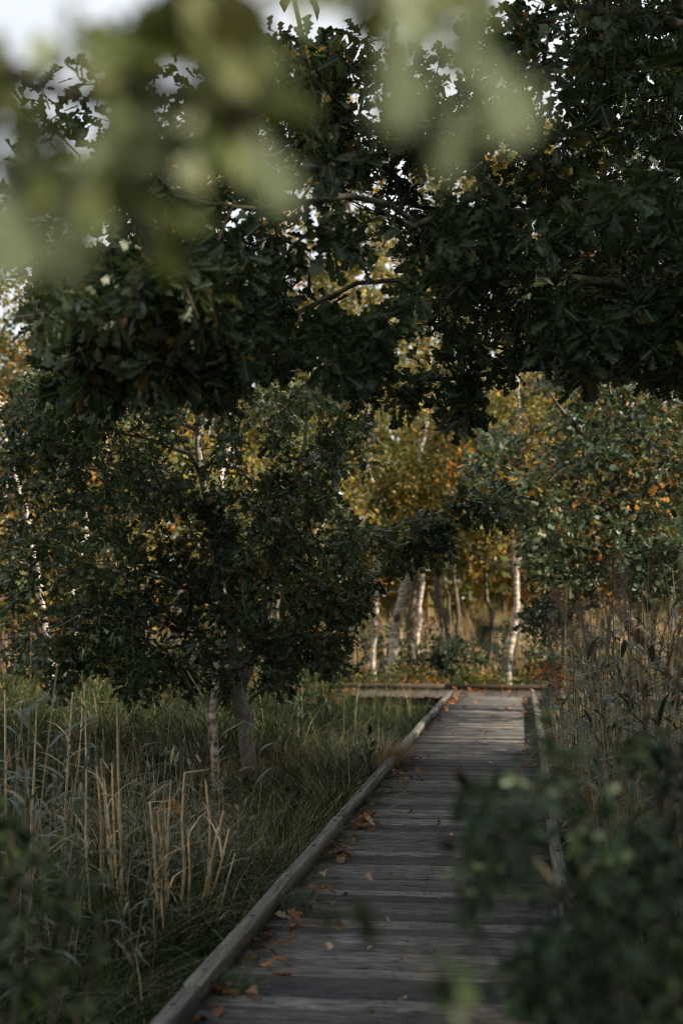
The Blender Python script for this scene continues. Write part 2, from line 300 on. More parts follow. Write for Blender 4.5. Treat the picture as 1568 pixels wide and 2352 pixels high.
# ------------------------------------------------------------------ trees and shrubs
def grow(seeds, clusters, step, tip_r, pen, e=2.3, wig=.12):
    """seeds: list of (points, radii); the first is the trunk. clusters join the skeleton one by one, nearest first"""
    cap = 40000; N = np.zeros((cap, 3)); par = -np.ones(cap, int); path = np.zeros(cap); rmin = np.zeros(cap); cnt = 0
    def addn(p, pa, r=0.):
        nonlocal cnt
        N[cnt] = p; par[cnt] = pa; rmin[cnt] = r
        path[cnt] = 0 if pa < 0 else path[pa]+np.linalg.norm(p-N[pa]); cnt += 1; return cnt-1
    for pts, rad in seeds:
        pts = np.asarray(pts, float); rad = np.asarray(rad, float)
        k = -1
        if cnt: k = int(np.argmin(np.linalg.norm(N[:cnt]-pts[0], axis=1)))
        if k < 0: k = addn(pts[0], -1, rad[0])
        elif np.linalg.norm(N[k]-pts[0]) > step*.6: k = addn(pts[0], k, rad[0])
        for i in range(1, len(pts)):
            L = np.linalg.norm(pts[i]-pts[i-1]); q = max(1, int(round(L/step)))
            for j in range(1, q+1):
                f = j/q; p = pts[i-1]*(1-f)+pts[i]*f
                if j < q: p = p+rng.normal(size=3)*step*.10
                k = addn(p, k, rad[i-1]*(1-f)+rad[i]*f)
    cl = np.asarray(clusters)
    d0 = np.array([np.min(np.linalg.norm(N[:cnt]-p, axis=1)) for p in cl]); ends = []; tdir = []
    for ci in np.argsort(d0):
        p = cl[ci]; dd = np.linalg.norm(N[:cnt]-p, axis=1)+pen*path[:cnt]; k = int(np.argmin(dd))
        a = N[k].copy(); L = np.linalg.norm(p-a); q = max(1, min(6, int(L/step)+1))
        off = rng.normal(size=3)*L*wig
        for j in range(1, q+1):
            f = j/q; pt = a*(1-f)+p*f+off*math.sin(math.pi*f)+(rng.normal(size=3)*step*.06 if j < q else 0)
            k = addn(pt, k)
        ends.append(k); tdir.append(N[k]-N[par[k]])
    N, par, rmin = N[:cnt], par[:cnt], rmin[:cnt]
    acc = np.zeros(cnt); nch = np.zeros(cnt, int)
    for i in range(cnt-1, 0, -1):
        r = max(acc[i]**(1/e) if acc[i] > 0 else tip_r, tip_r); acc[par[i]] += r**e
    rad = np.maximum(np.where(acc > 0, acc, tip_r**e)**(1/e), rmin)
    kids = [[] for _ in range(cnt)]
    for i in range(1, cnt): kids[par[i]].append(i)
    chains = []; stack = [(0, -1)]
    while stack:
        s, fr = stack.pop(); ch = [fr] if fr >= 0 else []; i = s
        while True:
            ch.append(i)
            if not kids[i]: break
            ks = sorted(kids[i], key=lambda q: -rad[q])
            for q in ks[1:]: stack.append((q, i))
            i = ks[0]
        chains.append(ch)
    out = []
    for ch in chains:
        rr = rad[ch].copy()
        if len(ch) > 1 and ch[0] == par[ch[1]] and ch[0] != 0: rr[0] = min(rr[0], rr[1]*1.25)
        rr = np.minimum.accumulate(rr)
        if len(ch) > 1: out.append((N[ch], rr))
    return out, N[ends], unit(np.array(tdir)), N
def leaves_at(pos, tdir, per, size, spread, up_bias=.7, droop=.15, sizevar=.25):
    k = len(pos); rep = np.repeat(np.arange(k), per); n = len(rep)
    out = unit(rng.normal(size=(n, 3))); d = unit(tdir[rep]*.55+out*.9+np.array([0, 0, -droop]))
    p = pos[rep]-tdir[rep]*rng.uniform(0, spread*1.2, (n, 1))+out*rng.uniform(0, spread, (n, 1))*.7
    nr = unit(np.array([0, 0, up_bias])+rng.normal(size=(n, 3))*.55)
    s = size*np.clip(rng.normal(1, sizevar, n), .5, 1.6)
    return p, frames(d, nr)*s[:, None, None], s
def plant(name, label, cat, base, seeds, clusters, leafmat, barkmat, tmpl, per=8, size=.1, spread=.12, step=.2, tip=.003, pen=.3,
          parts=0, group=None, up_bias=.7, droop=.15, twigmat=None, sides=(12, 7, 4), thick=.02, maxbranch=10, tmpl_far=None, crown='crown', wob=.06, extra=None, trunkname='trunk', size_far=1.0, pipe=2.3, tmpl_mass=None):
    base = np.array(base, float)
    root = empty(name, base); tag(root, label, cat, group)
    chains, ep, td, N = grow(seeds, clusters, step, tip, pen, pipe)
    def tubes(nm, chs, sd, m, kind=None):
        mb = MB()
        for pts, rr in chs: mb.tube(pts-base, rr, sd, wob if sd > 6 else 0)
        o = link(nm, mb.mesh(nm, True), m, root)
        if kind: o['kind'] = kind
    tubes(trunkname, chains[:1], sides[0], barkmat)
    rest = sorted(chains[1:], key=lambda ch: -ch[1][0])
    big = [ch for ch in rest if ch[1][0] > thick][:maxbranch]; ids = set(id(ch) for ch in big)
    for ch in big: tubes('branch', [ch], sides[1], barkmat)
    small = [ch for ch in rest if id(ch) not in ids]
    if small: tubes('twigs', small, sides[2], twigmat or barkmat, 'stuff')
    p, Rm, s = leaves_at(ep, td, per, size, spread, up_bias, droop)
    fld = np.array([mnoise.noise(Vector(q)*.75+Vector((3.1, base[0], base[1]))) for q in p])+rng.normal(0, .12, len(p))
    rnd = np.argsort(np.argsort(fld))/len(p)*.98; used = np.zeros(len(p), bool)
    x, y, d = project(p)
    vis = (d > .2) & (x > -20) & (x < 1588) & (y > -20) & (y < 2372)
    if parts:
        order = np.argsort(np.where(vis, -s/np.maximum(d, .1), 9e9))[:min(parts, int(vis.sum()))]; used[order] = True
        tv, tf, ac = tmpl
        lm = mesh_arrays('leaf', tv, [i for f in tf for i in f], [len(f) for f in tf], {'across': ac, 'rnd': np.zeros(len(tv))}); lm.materials.append(leafmat)
        for i in order:
            o = link('leaf', lm, None, root); mt = np.eye(4); mt[:3, :3] = Rm[i]; mt[:3, 3] = p[i]-base; o.matrix_basis = Matrix(mt.tolist())
    far = tmpl_far if tmpl_far is not None else tmpl
    a = ~used & vis if tmpl_far is not None else ~used
    tm_ = tmpl_mass or tmpl
    if a.any(): tag(link(crown, inst_mesh(crown, tm_[0], tm_[1], Rm[a], p[a]-base, rnd[a], tm_[2]), leafmat, root), kind='stuff')
    if tmpl_far is not None:
        a = ~used & ~vis
        if a.any(): tag(link(crown, inst_mesh(crown, far[0], far[1], Rm[a]*size_far, p[a]-base, rnd[a], far[2]), leafmat, root), kind='stuff')
    return root
def jit(poly_px, d, rad):
    """polyline given as (px, py[, distance]) readings"""
    return (np.array([P(q[0], q[1], q[2] if len(q) > 2 else d) for q in poly_px]), rad)

# ================================================================== THE SETTING
# ground
gx = np.concatenate([np.linspace(-400, -20, 14)[:-1], np.linspace(-20, 12, 65), np.linspace(12, 400, 14)[1:]])
gy = np.concatenate([np.linspace(-400, -6, 12)[:-1], np.linspace(-6, 50, 90), np.linspace(50, 700, 14)[1:]])
GX, GY = np.meshgrid(gx, gy)
GZm = np.array([[ground_z(x, y) if abs(x) < 25 and -8 < y < 55 else GZ for x in gx] for y in gy])
V = np.stack([GX, GY, GZm], -1).reshape(-1, 3); nx, ny = len(gx), len(gy)
quads = np.array([(j*nx+i, j*nx+i+1, (j+1)*nx+i+1, (j+1)*nx+i) for j in range(ny-1) for i in range(nx-1)])
tag(link('ground', mesh_arrays('ground', V, quads.ravel(), [4]*len(quads), None, True), M['soil']), 'dark damp earth under the grass and reeds', kind='structure')

# boardwalk
XL, XR, Y0, Y1, YF = -1.30, 0.24, 1.0, 25.0, 26.9
bw = empty('boardwalk', (0, 0, 0)); tag(bw, 'weathered grey plank boardwalk running to a junction under the trees', kind='structure')
def plank_mesh(nm, L, wd, bend):
    k = 5; prof = [(-wd/2, -.03), (-wd/2, -.009)]
    for i in range(k):
        a0 = -wd/2+wd*(i+.06)/k; a1 = -wd/2+wd*(i+.72)/k; am = -wd/2+wd*(i+.88)/k
        prof += [(a0+.001, 0), (a1, 0)] + ([(am, -.012)] if i < k-1 else [])
    prof += [(wd/2, -.009), (wd/2, -.03)]; prof = np.array(prof); npf = len(prof); mb = MB(); vs = []
    for ix, x in enumerate((-L/2, -L*.1, L/2)):
        for (y, z) in prof: vs.append((x, y+bend*(ix == 1), z+(.003 if ix == 1 else 0)*bend*100))
    fs = [(s_*npf+i, (s_+1)*npf+i, (s_+1)*npf+i+1, s_*npf+i+1) for s_ in (0, 1) for i in range(npf-1)]
    fs += [tuple(range(npf)), tuple(2*npf+i for i in range(npf))[::-1]]
    mb.add(vs, fs); return mb.mesh(nm)
PW = .138
pms = [plank_mesh('plank', XR-XL+.02*i, PW, b_) for i, b_ in enumerate((0, .003, -.003, .002))]
for q in pms: q.materials.append(M['deck'])
y = Y0; i = 0
while y < Y1:
    o = link('plank', pms[int(rng.integers(4))], None, bw)
    o.location = ((XL+XR)/2+rng.normal()*.006, y, rng.normal()*.0022); o.rotation_euler = (rng.normal()*.010, rng.normal()*.0018, rng.normal()*.0025)
    if rng.random() < .5: o.rotation_euler[2] += math.pi
    y += PW+(rng.uniform(.010, .016) if rng.random() < .65 else rng.uniform(.018, .030)); i += 1
YE = y-PW/2
nm_ = bpy.data.materials.new('rusty_nail'); nm_.use_nodes = True; nb_ = nm_.node_tree.nodes['Principled BSDF']
nn_ = nm_.node_tree.nodes.new('ShaderNodeTexNoise'); nn_.inputs['Scale'].default_value = 300; nr_ = ramp(nm_.node_tree.nodes, [(.4, (.02, .015, .012)), (.7, (.07, .04, .025))]); nm_.node_tree.links.new(nn_.outputs['Fac'], nr_.inputs[0]); nm_.node_tree.links.new(nr_.outputs[0], nb_.inputs['Base Color']); nb_.inputs['Roughness'].default_value = .6; nb_.inputs['Metallic'].default_value = .4
def nail_mesh(pts, r_):
    mb = MB()
    for (x, y_, z_) in pts: mb.tube([(x, y_, z_-.004), (x, y_, z_+.0015)], [r_, r_], 8)
    return mb.mesh('nails')
nms = [nail_mesh([(x+rng.normal()*.008, y_+rng.normal()*.004, .0005) for x in (XL+.17-(XL+XR)/2, 0, XR-.17-(XL+XR)/2) for y_ in (-.036, .036)], .0055) for k in range(3)]
for o in [q for q in bw.children if q.name.startswith('plank') and q.location.y < 12]:
    q = link('nails', nms[int(rng.integers(3))], nm_ , o); q['kind'] = 'stuff'
pl = sorted([(o.location.y, o) for o in bw.children if o.name.startswith('plank')], key=lambda q: q[0]); mb = MB()
for (ya, oa), (yb_, ob_) in zip(pl[:-1], pl[1:]):
    if yb_-ya > PW+.015 or rng.random() < .15:
        x0 = XL+.1+rng.random()*.5; x1 = XR-.1-rng.random()*.4; zz = -.010; k_ = 6; ym = (ya+yb_)/2
        for j in range(k_):
            xa = x0+(x1-x0)*j/k_; xb = x0+(x1-x0)*(j+.9)/k_; mb.box(xa, xb, ya+PW/2-.002, yb_-PW/2+.002, -.03, zz+rng.uniform(-.008, .006))
tag(link('gap_litter', mb.mesh('gap_litter'), M['rot'], bw), 'rusty leaf mould packed into the wider plank gaps', kind='stuff')
cms = [plank_mesh('plank', YF-YE, PW, b_) for b_ in (0, .002)]
for q in cms: q.materials.append(M['deck_cross'])
x = -9.5
while x < 3.2:
    o = link('plank', cms[int(rng.integers(2))], None, bw); o.location = (x, (YE+YF)/2, rng.normal()*.002); o.rotation_euler = (0, rng.normal()*.008, math.pi/2)
    x += PW+rng.uniform(.004, .012)
def kerb(pts0, pts1, nm, m, wd=.066, ht=.078, lift=.022, sub=4):
    a, b_ = np.array(pts0, float), np.array(pts1, float); L = np.linalg.norm(b_-a); mb = MB(); r_ = .004; vs = []
    prof = [(-wd/2, 0), (-wd/2, ht-r_), (-wd/2+r_, ht), (wd/2-r_, ht), (wd/2, ht-r_), (wd/2, 0)]
    ax = (b_-a)/L; sx = np.array([ax[1], -ax[0], 0]); cen = (a+b_)/2
    for j in range(sub+1):
        f = j/sub; jj = rng.normal(size=2)*.003
        for (q, z) in prof: vs.append(a+(b_-a)*f-cen+sx*(q+jj[0]+rng.normal()*.0012)+np.array([0, 0, z+lift+jj[1]+rng.normal()*.001]))
    k = len(prof); fs = [(j*k+i2, j*k+(i2+1) % k, (j+1)*k+(i2+1) % k, (j+1)*k+i2) for j in range(sub) for i2 in range(k)]
    fs += [tuple(range(k))[::-1], tuple(sub*k+i2 for i2 in range(k))]
    mb.add(vs, fs); o = link(nm, mb.mesh(nm), m, bw); o.location = cen; return o
ys = [1.2, 5.3, 9.75, 14.4, 19.0, YE-.02]; mb = MB(); mb.tube([(0, 0, -.01), (0, 0, .003), (0, 0, .006)], [.013, .013, .008], 8); bolt_me = mb.mesh('bolt')
for s_, xk in ((-1, XL+.062), (1, XR-.045)):
    for a_, b_ in zip(ys[:-1], ys[1:]):
        j0, j1 = rng.normal(size=2)*.012
        kr = kerb((xk+j0, a_+.03, 0), (xk+j1, b_-.035, 0), 'kerb_rail', M['kerb'])
        for yy in np.linspace(-(b_-a_)/2+.25, (b_-a_)/2-.25, 5):
            q = link('bolt', bolt_me, nm_, kr); q.location = (0, yy, .0995)
        for yy in np.arange(a_+.3, b_, 1.1):
            mb = MB(); mb.box(-.03, .03, -.06, .06, 0, .022); q = link('spacer_block', mb.mesh('spacer_block'), M['beam'], bw); q.location = (xk, yy, .003)
xs = [-9.5, -5.6, -1.42, 3.2]
for (a_, b_), zz in zip(zip(xs[:-1], xs[1:]), (0.0, .012, 0.0)): kerb((a_+.02, YF-.05, zz), (b_-.02, YF-.05, zz), 'kerb_rail', M['kerb_cross'], .09, .085)
for xk in (XL+.12, (XL+XR)/2, XR-.12):
    mb = MB(); mb.box(-.035, .035, -(YE-Y0)/2, (YE-Y0)/2, -.19, -.034); q = link('beam', mb.mesh('beam'), M['beam'], bw); q.location = (xk, (YE+Y0)/2, 0)
for yy in (YE+.10, YF-.12):
    mb = MB(); mb.box(-6.3, 6.3, -.035, .035, -.17, -.034); q = link('beam', mb.mesh('beam'), M['kerb_cross'], bw); q.location = (-3.15, yy, 0)
for yy in np.arange(2, 25, 2.3):
    for xk in (XL+.12, XR-.12):
        mb = MB(); mb.box(-.05, .05, -.05, .05, -.6, -.191); q = link('post', mb.mesh('post'), M['beam'], bw); q.location = (xk, yy, 0)
for xx in np.arange(-8.8, 3.2, 2.2):
    for yy in (YE+.10, YF-.12):
        mb = MB(); mb.box(-.05, .05, -.05, .05, -.7, -.171); q = link('post', mb.mesh('post'), M['beam'], bw); q.location = (xx, yy, 0)

# ================================================================== TREES
Z3 = np.array([0, 0, 1.])
def gpt(x, y, dz=-.1): return np.array([x, y, ground_z(x, y)+dz])
# ---- the big old oak whose limbs hang over the walk; its trunk stands beyond the frame
ob = gpt(4.6, 9.2)
trunk = ([ob, ob+[-.1, .05, 1.2], ob+[-.25, -.1, 2.6], ob+[-.2, -.2, 4.2], ob+[.1, 0, 6.2], ob+[.2, .1, 8.2]], [.36, .31, .27, .23, .15, .07])
def hl(z): return ob+np.array([-.22, -.1, z])
seeds = [trunk,
    (np.vstack([[hl(2.9)], jit([(1640, 500), (1500, 470), (1380, 472), (1300, 468), (1255, 405), (1150, 300), (1075, 272), (1000, 290), (930, 302), (860, 292), (825, 262)], 7.2, 0)[0]]), [.07, .034, .028, .024, .023, .021, .019, .018, .017, .015, .012, .008]),
    (np.vstack([[hl(2.6)], jit([(1640, 700), (1480, 665), (1300, 640), (1120, 655), (960, 640), (820, 650), (740, 690), (650, 735), (600, 815)], 7.6, 0)[0]]), [.08, .04, .032, .026, .018, .014, .012, .010, .008, .005]),
    (np.vstack([[hl(2.3)], jit([(1640, 800), (1450, 820), (1330, 835), (1180, 850), (1030, 870), (900, 862), (780, 870), (650, 825)], 8.6, 0)[0]]), [.09, .05, .04, .03, .018, .012, .01, .008, .005]),
    (np.vstack([[hl(4.0)], jit([(1650, 80), (1520, 55), (1420, 28), (1320, 20), (1200, -40)], 7.8, 0)[0]]), [.09, .05, .04, .034, .028, .015]),
    jit([(1300, 468, 7.2), (1150, 490, 7.1), (1040, 480, 7.0), (960, 515, 6.8), (800, 450, 6.6), (690, 465, 6.4), (600, 480, 6.3), (520, 390, 6.2)], 7, [.035, .026, .02, .015, .012, .009, .007, .005]),
    jit([(1255, 405, 7.2), (1200, 330, 7.3), (1190, 270, 7.3), (1250, 130, 7.4), (1262, 60, 7.4)], 7, [.024, .018, .014, .010, .006]),
    jit([(1150, 440, 7.2), (1090, 400, 7.3), (1050, 370, 7.4)], 7, [.02, .015, .01]),
    jit([(825, 262, 7.2), (840, 190, 7.2), (850, 100, 7.2)], 7, [.01, .007, .004]),
    (np.array([ob+[0, 0, 5.2], ob+[-2.8, -1.6, 6.6], ob+[-5.6, -3.0, 7.2], ob+[-8.0, -3.6, 7.4]]), [.15, .10, .06, .02]),
    (np.array([ob+[0, 0, 5.0], ob+[2.2, -1.5, 6.2], ob+[3.6, -2.6, 6.9]]), [.14, .08, .03]),
    (np.array([ob+[0, 0, 4.4], ob+[-.6, -2.6, 5.4], ob+[-.9, -5.2, 6.1]]), [.15, .09, .03]),
    (np.array([ob+[0, 0, 4.8], ob+[-2.0, .5, 6.2], ob+[-3.8, 1.0, 7.2]]), [.14, .08, .03]),
    (np.array([ob+[.1, .1, 4.4], ob+[1.2, 2.0, 5.6], ob+[1.6, 3.2, 6.4]]), [.13, .07, .03])]
cl = [fill_poly([(1300, 0), (1600, 0), (1600, 900), (1480, 880), (1380, 830), (1270, 800), (1230, 500), (1330, 300)], 640, 6.4, 12.0, .38, 1.1, 1),
      fill_poly([(690, 60), (900, 80), (1300, 20), (1330, 330), (1240, 540), (1100, 560), (1000, 520), (800, 500), (700, 330)], 230, 5.9, 9.5, .52, 1.2, 2),
      fill_poly([(960, 480), (1270, 560), (1290, 830), (1150, 900), (1080, 960), (1000, 880), (900, 700)], 180, 6.4, 10.0, .55, 1.2, 2),
      fill_poly([(1240, 640), (1600, 640), (1600, 900), (1500, 900), (1400, 850), (1330, 890), (1240, 830)], 170, 6.4, 10.5, .40, 1.2, 9),
      fill_poly([(560, 60), (760, 90), (800, 500), (980, 560), (950, 800), (840, 850), (700, 790), (600, 820), (420, 920), (330, 840), (200, 760), (60, 780), (90, 640), (260, 560), (330, 380), (420, 200)], 400, 5.4, 8.8, .54, 1.2, 3),
      fill_poly([(60, 650), (420, 560), (560, 700), (560, 880), (430, 940), (300, 880), (150, 930), (80, 760)], 200, 5.2, 7.6, .42, 1.3, 4),
      fill_poly([(0, 200), (340, 100), (420, 380), (300, 560), (100, 640), (0, 640)], 70, 6.0, 8.5, .5, 1.1, 4),
      fill_poly([(560, 760), (900, 760), (900, 860), (800, 900), (700, 850), (620, 900), (560, 860)], 60, 6.0, 8.5, .4, 1.2, 4),
      fill_poly([(880, 240), (1010, 240), (1020, 390), (880, 390)], 34, 7.5, 9.8, 0, 1, 4),
      fill_poly([(1000, 900), (1110, 890), (1090, 985), (1040, 990)], 18, 7.4, 9.4, 0, 1, 4),
      fill_poly([(420, 860), (570, 840), (540, 960), (450, 970)], 16, 6.0, 7.6, 0, 1, 4),
      fill_poly([(130, 880), (260, 860), (220, 960), (150, 950)], 12, 6.0, 7.2, 0, 1, 4),
      fill_poly([(780, 820), (980, 850), (1010, 900), (900, 960), (820, 930)], 22, 7.6, 9.0, 0, 1, 4)]
def clear_line(c_, line, d, px):
    """twigs grow away from the thick limbs, which stay open to view"""
    x_, y_, z_ = project(c_); keep = np.ones(len(c_), bool)
    for (x0, y0), (x1, y1) in zip(line[:-1], line[1:]):
        t_ = np.clip(((x_-x0)*(x1-x0)+(y_-y0)*(y1-y0))/((x1-x0)**2+(y1-y0)**2), 0, 1)
        keep &= ~((np.hypot(x_-x0-t_*(x1-x0), y_-y0-t_*(y1-y0)) < px) & (z_ < d))
    return c_[keep]
ocl = np.vstack(cl); qx, qy, qd = project(ocl)
cl = [ocl[~(in_poly(qx, qy, [(45, 300), (200, 300), (195, 410), (90, 440), (45, 400)]) | in_poly(qx, qy, [(0, 0), (200, 0), (180, 120), (0, 160)]) | in_poly(qx, qy, [(570, 0), (770, 0), (700, 90), (620, 110)]))]]
cl = [clear_line(cl[0], [(1290, 465), (1255, 405), (1150, 300), (1075, 272), (930, 302), (825, 262)], 7.4, 46)]
cl = [clear_line(cl[0], [(960, 640), (820, 650), (740, 690), (650, 735), (600, 815)], 7.7, 30)]
cl.append(fill_poly([(1310, 420), (1600, 420), (1600, 530), (1310, 520)], 26, 6.0, 7.0, 0, 1, 5))
off = np.vstack([fill_ell(ob+[.6, -1.6, 6.2], (5.8, 5.6, 3.4), 1200, .25, .40, .5, 5), fill_ell(ob+[1.6, -3.4, 3.8], (3.8, 4.6, 1.9), 560, .3, .40, .5, 6), fill_ell([5.3, 1.7, 4.6], (2.4, 2.3, 1.9), 200, .2, .36, .6, 7), fill_ell([-2.2, 7.6, 7.2], (5.6, 4.6, 1.7), 1250, .1, .36, .6, 8)])  # unseen crown extended overhead and rightward to shade deck, grass and shrub
off = off[outside_view(off, 40)]
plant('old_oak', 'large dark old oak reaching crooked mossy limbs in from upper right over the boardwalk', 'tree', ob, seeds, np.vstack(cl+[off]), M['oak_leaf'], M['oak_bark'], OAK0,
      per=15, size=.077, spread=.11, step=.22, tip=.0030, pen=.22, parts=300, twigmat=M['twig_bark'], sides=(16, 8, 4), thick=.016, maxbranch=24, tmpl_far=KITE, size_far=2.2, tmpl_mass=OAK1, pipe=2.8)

for x_, y_, lab in ((10.2, 8.0, 'unseen broad oak added beyond the right edge to shade the young oak'), (10.2, 2.1, 'unseen broad oak added beyond the right edge to shade the near deck')):  # unseen trees added to keep the sun off the near walk
    b_ = gpt(x_, y_)
    sd_ = [(np.array([b_, b_+[.1, 0, 2.5], b_+[0, .1, 5], b_+[.1, 0, 9]]), [.34, .28, .2, .05])]
    plant('shade_oak', lab, 'tree', b_, sd_, np.vstack([fill_ell(b_+[0, 0, 7.6], (3.9, 4.3, 4.6), 700, .2), fill_ell(b_+[-.6, 0, 4.0], (3.3, 3.9, 2.4), 380, .2)]), M['oak_leaf'], M['oak_bark'], KITE, per=13, size=.27, spread=.36, step=.4, tip=.006, pen=.3, twigmat=M['twig_bark'], group='shade oaks added beyond the right edge', sides=(12, 6, 3))
# ---- the young oak on the left of the walk
yb = G(575, 1835, GZ); yb[2] = ground_z(yb[0], yb[1])-.08; D = float((yb-EYE)@fw)
seeds = [(np.vstack([[yb], [P(572, 1780, D)], [P(563, 1650, D)], [P(545, 1540, D)], [P(520, 1400, D)], [P(490, 1250, D)], [P(462, 1080, D)], [P(455, 960, D)], [P(440, 860, D)], [P(400, 740, D)], [P(390, 640, D)]]), [.10, .082, .074, .066, .056, .046, .036, .028, .02, .012, .006]),
    jit([(552, 1580, D), (590, 1480, D-.1), (640, 1300, D-.2), (672, 1120, D-.2), (700, 1020, D-.2), (706, 930, D-.2), (712, 840, D-.2)], D, [.035, .032, .028, .022, .018, .014, .008]),
    jit([(462, 1070, D), (400, 1030, D-.2), (330, 1005, D-.3), (215, 955, D-.5), (120, 930, D-.6)], D, [.02, .017, .015, .011, .006]),
    jit([(458, 1000, D), (400, 945, D+.1), (340, 905, D+.2), (290, 850, D+.3)], D, [.015, .012, .01, .006]),
    jit([(480, 1180, D), (360, 1120, D-.4), (200, 1075, D-.8), (60, 1050, D-1.0)], D, [.024, .018, .013, .008]),
    jit([(515, 1380, D), (380, 1330, D-.6), (220, 1310, D-.9), (60, 1300, D-1.1)], D, [.026, .02, .014, .008]),
    jit([(650, 1270, D-.2), (780, 1240, D-.6), (900, 1215, D-.9), (1000, 1180, D-1), (1060, 1162, D-1.1), (1150, 1158, D-1.1), (1190, 1140, D-1.1)], D, [.022, .017, .013, .010, .008, .006, .004]),
    jit([(540, 1520, D), (640, 1500, D-.5), (760, 1470, D-.8), (830, 1400, D-.9)], D, [.024, .018, .012, .007])]
d0, d1 = D-1.9, D+1.5
cl = [fill_poly([(0, 1090), (120, 1010), (330, 1050), (450, 1100), (600, 1100), (760, 1100), (800, 1180), (880, 1230), (870, 1350), (800, 1480), (770, 1560), (700, 1510), (650, 1600), (560, 1550), (500, 1620), (400, 1560), (310, 1630), (210, 1540), (140, 1610), (70, 1530), (0, 1570)], 1180, d0, d1, .28, .9, 11),
      fill_poly([(0, 900), (100, 850), (330, 860), (430, 960), (440, 1080), (250, 1040), (0, 1080)], 270, d0, d1, .46, 1.0, 12),
      fill_poly([(300, 860), (420, 760), (560, 800), (560, 960), (540, 1090), (420, 1090), (420, 960)], 125, d0, d1, .46, 1.0, 13),
      fill_poly([(60, 700), (300, 640), (560, 640), (700, 760), (640, 860), (420, 840), (150, 880)], 280, d0+.3, d1, .36, 1.0, 17),
      fill_poly([(580, 890), (700, 880), (800, 920), (790, 1090), (640, 1100), (600, 1010)], 120, d0, d1, .46, 1.3, 14),
      fill_poly([(880, 1220), (960, 1190), (1050, 1200), (1040, 1290), (960, 1310), (880, 1330)], 55, D-1.4, D-.4, 0, 1, 15),
      fill_poly([(1040, 1130), (1130, 1100), (1200, 1120), (1210, 1180), (1130, 1210), (1060, 1190)], 22, D-1.4, D-.8, 0, 1, 16),
      fill_poly([(790, 900), (900, 1040), (880, 1120), (800, 1090)], 14, D-1.2, D, 0, 1, 16)]
ycl = np.vstack(cl); qx, qy, qd = project(ycl)
gap = (in_poly(qx, qy, [(0, 1060), (30, 1050), (85, 1180), (135, 1450), (80, 1460), (35, 1210), (0, 1110)]) & (rng.random(len(qx)) < .4)) | (in_poly(qx, qy, [(0, 1330), (110, 1320), (130, 1460), (0, 1480)]) & (rng.random(len(qx)) < .7))
cl = [clear_line(clear_line(clear_line(ycl[~gap], [(470, 1090), (458, 960), (445, 870)], D+.1, 34), [(462, 1070), (400, 1030), (330, 1005), (215, 955)], D-.1, 24), [(690, 1060), (706, 930)], D-.1, 24)]
plant('young_oak', 'young oak with grey banded trunk and dense dark crown left of the boardwalk', 'tree', yb, seeds, np.vstack(cl), M['oak_leaf'], M['young_bark'], OAK1,
      per=18, size=.078, spread=.16, step=.2, tip=.003, pen=.25, parts=300, twigmat=M['twig_bark'], sides=(12, 7, 4), thick=.012, maxbranch=16)

# ---- slim young birch beside it
bb = G(497, 1875, GZ); bb[2] = ground_z(bb[0], bb[1])-.08; D2 = float((bb-EYE)@fw)
seeds = [(np.vstack([[bb], [P(498, 1830, D2)], [P(494, 1750, D2)], [P(488, 1680, D2)], [P(492, 1600, D2+.3)], [P(500, 1450, D2+1.2)], [P(515, 1250, D2+2.2)], [P(520, 1050, D2+2.7)], [P(540, 900, D2+3.0)], [P(545, 800, D2+3.1)]]), [.045, .04, .038, .036, .034, .03, .026, .02, .012, .006]),
    jit([(487, 1715, D2), (478, 1650, D2-.1), (466, 1600, D2-.15), (430, 1540, D2-.2)], D2, [.014, .012, .009, .004]),
    jit([(492, 1705, D2), (520, 1680, D2), (545, 1665, D2), (600, 1640, D2+.1)], D2, [.009, .007, .006, .003])]
plant('birch_sapling', 'slim pinkish birch with peeling bark close beside the young oak trunk', 'tree', bb, seeds, fill_poly([(430, 1000), (620, 950), (640, 700), (480, 700)], 40, D2+2.4, D2+3.6), M['birch_leaf'], M['pink_birch_bark'], OVAL,
      per=8, size=.055, spread=.12, step=.2, pen=.3, twigmat=M['twig_bark'], thick=.008)
# ---- thin bare sapling right of the young oak
sb = G(738, 1740, GZ); sb[2] = ground_z(sb[0], sb[1])-.05; D3 = float((sb-EYE)@fw)
seeds = [(np.vstack([[sb], [P(738, 1650, D3)], [P(737, 1560, D3)], [P(735, 1450, D3)]]), [.018, .014, .011, .005]),
    jit([(738, 1640, D3), (690, 1625, D3), (640, 1600, D3)], D3, [.008, .006, .003])]
plant('oak_sapling', 'thin dark sapling with few leaves between young oak and boardwalk', 'tree', sb, seeds, fill_poly([(640, 1480), (830, 1480), (800, 1600), (700, 1640)], 16, D3-.4, D3+.4), M['oak_leaf'], M['twig_bark'], OAK1, per=6, size=.10, thick=.02)

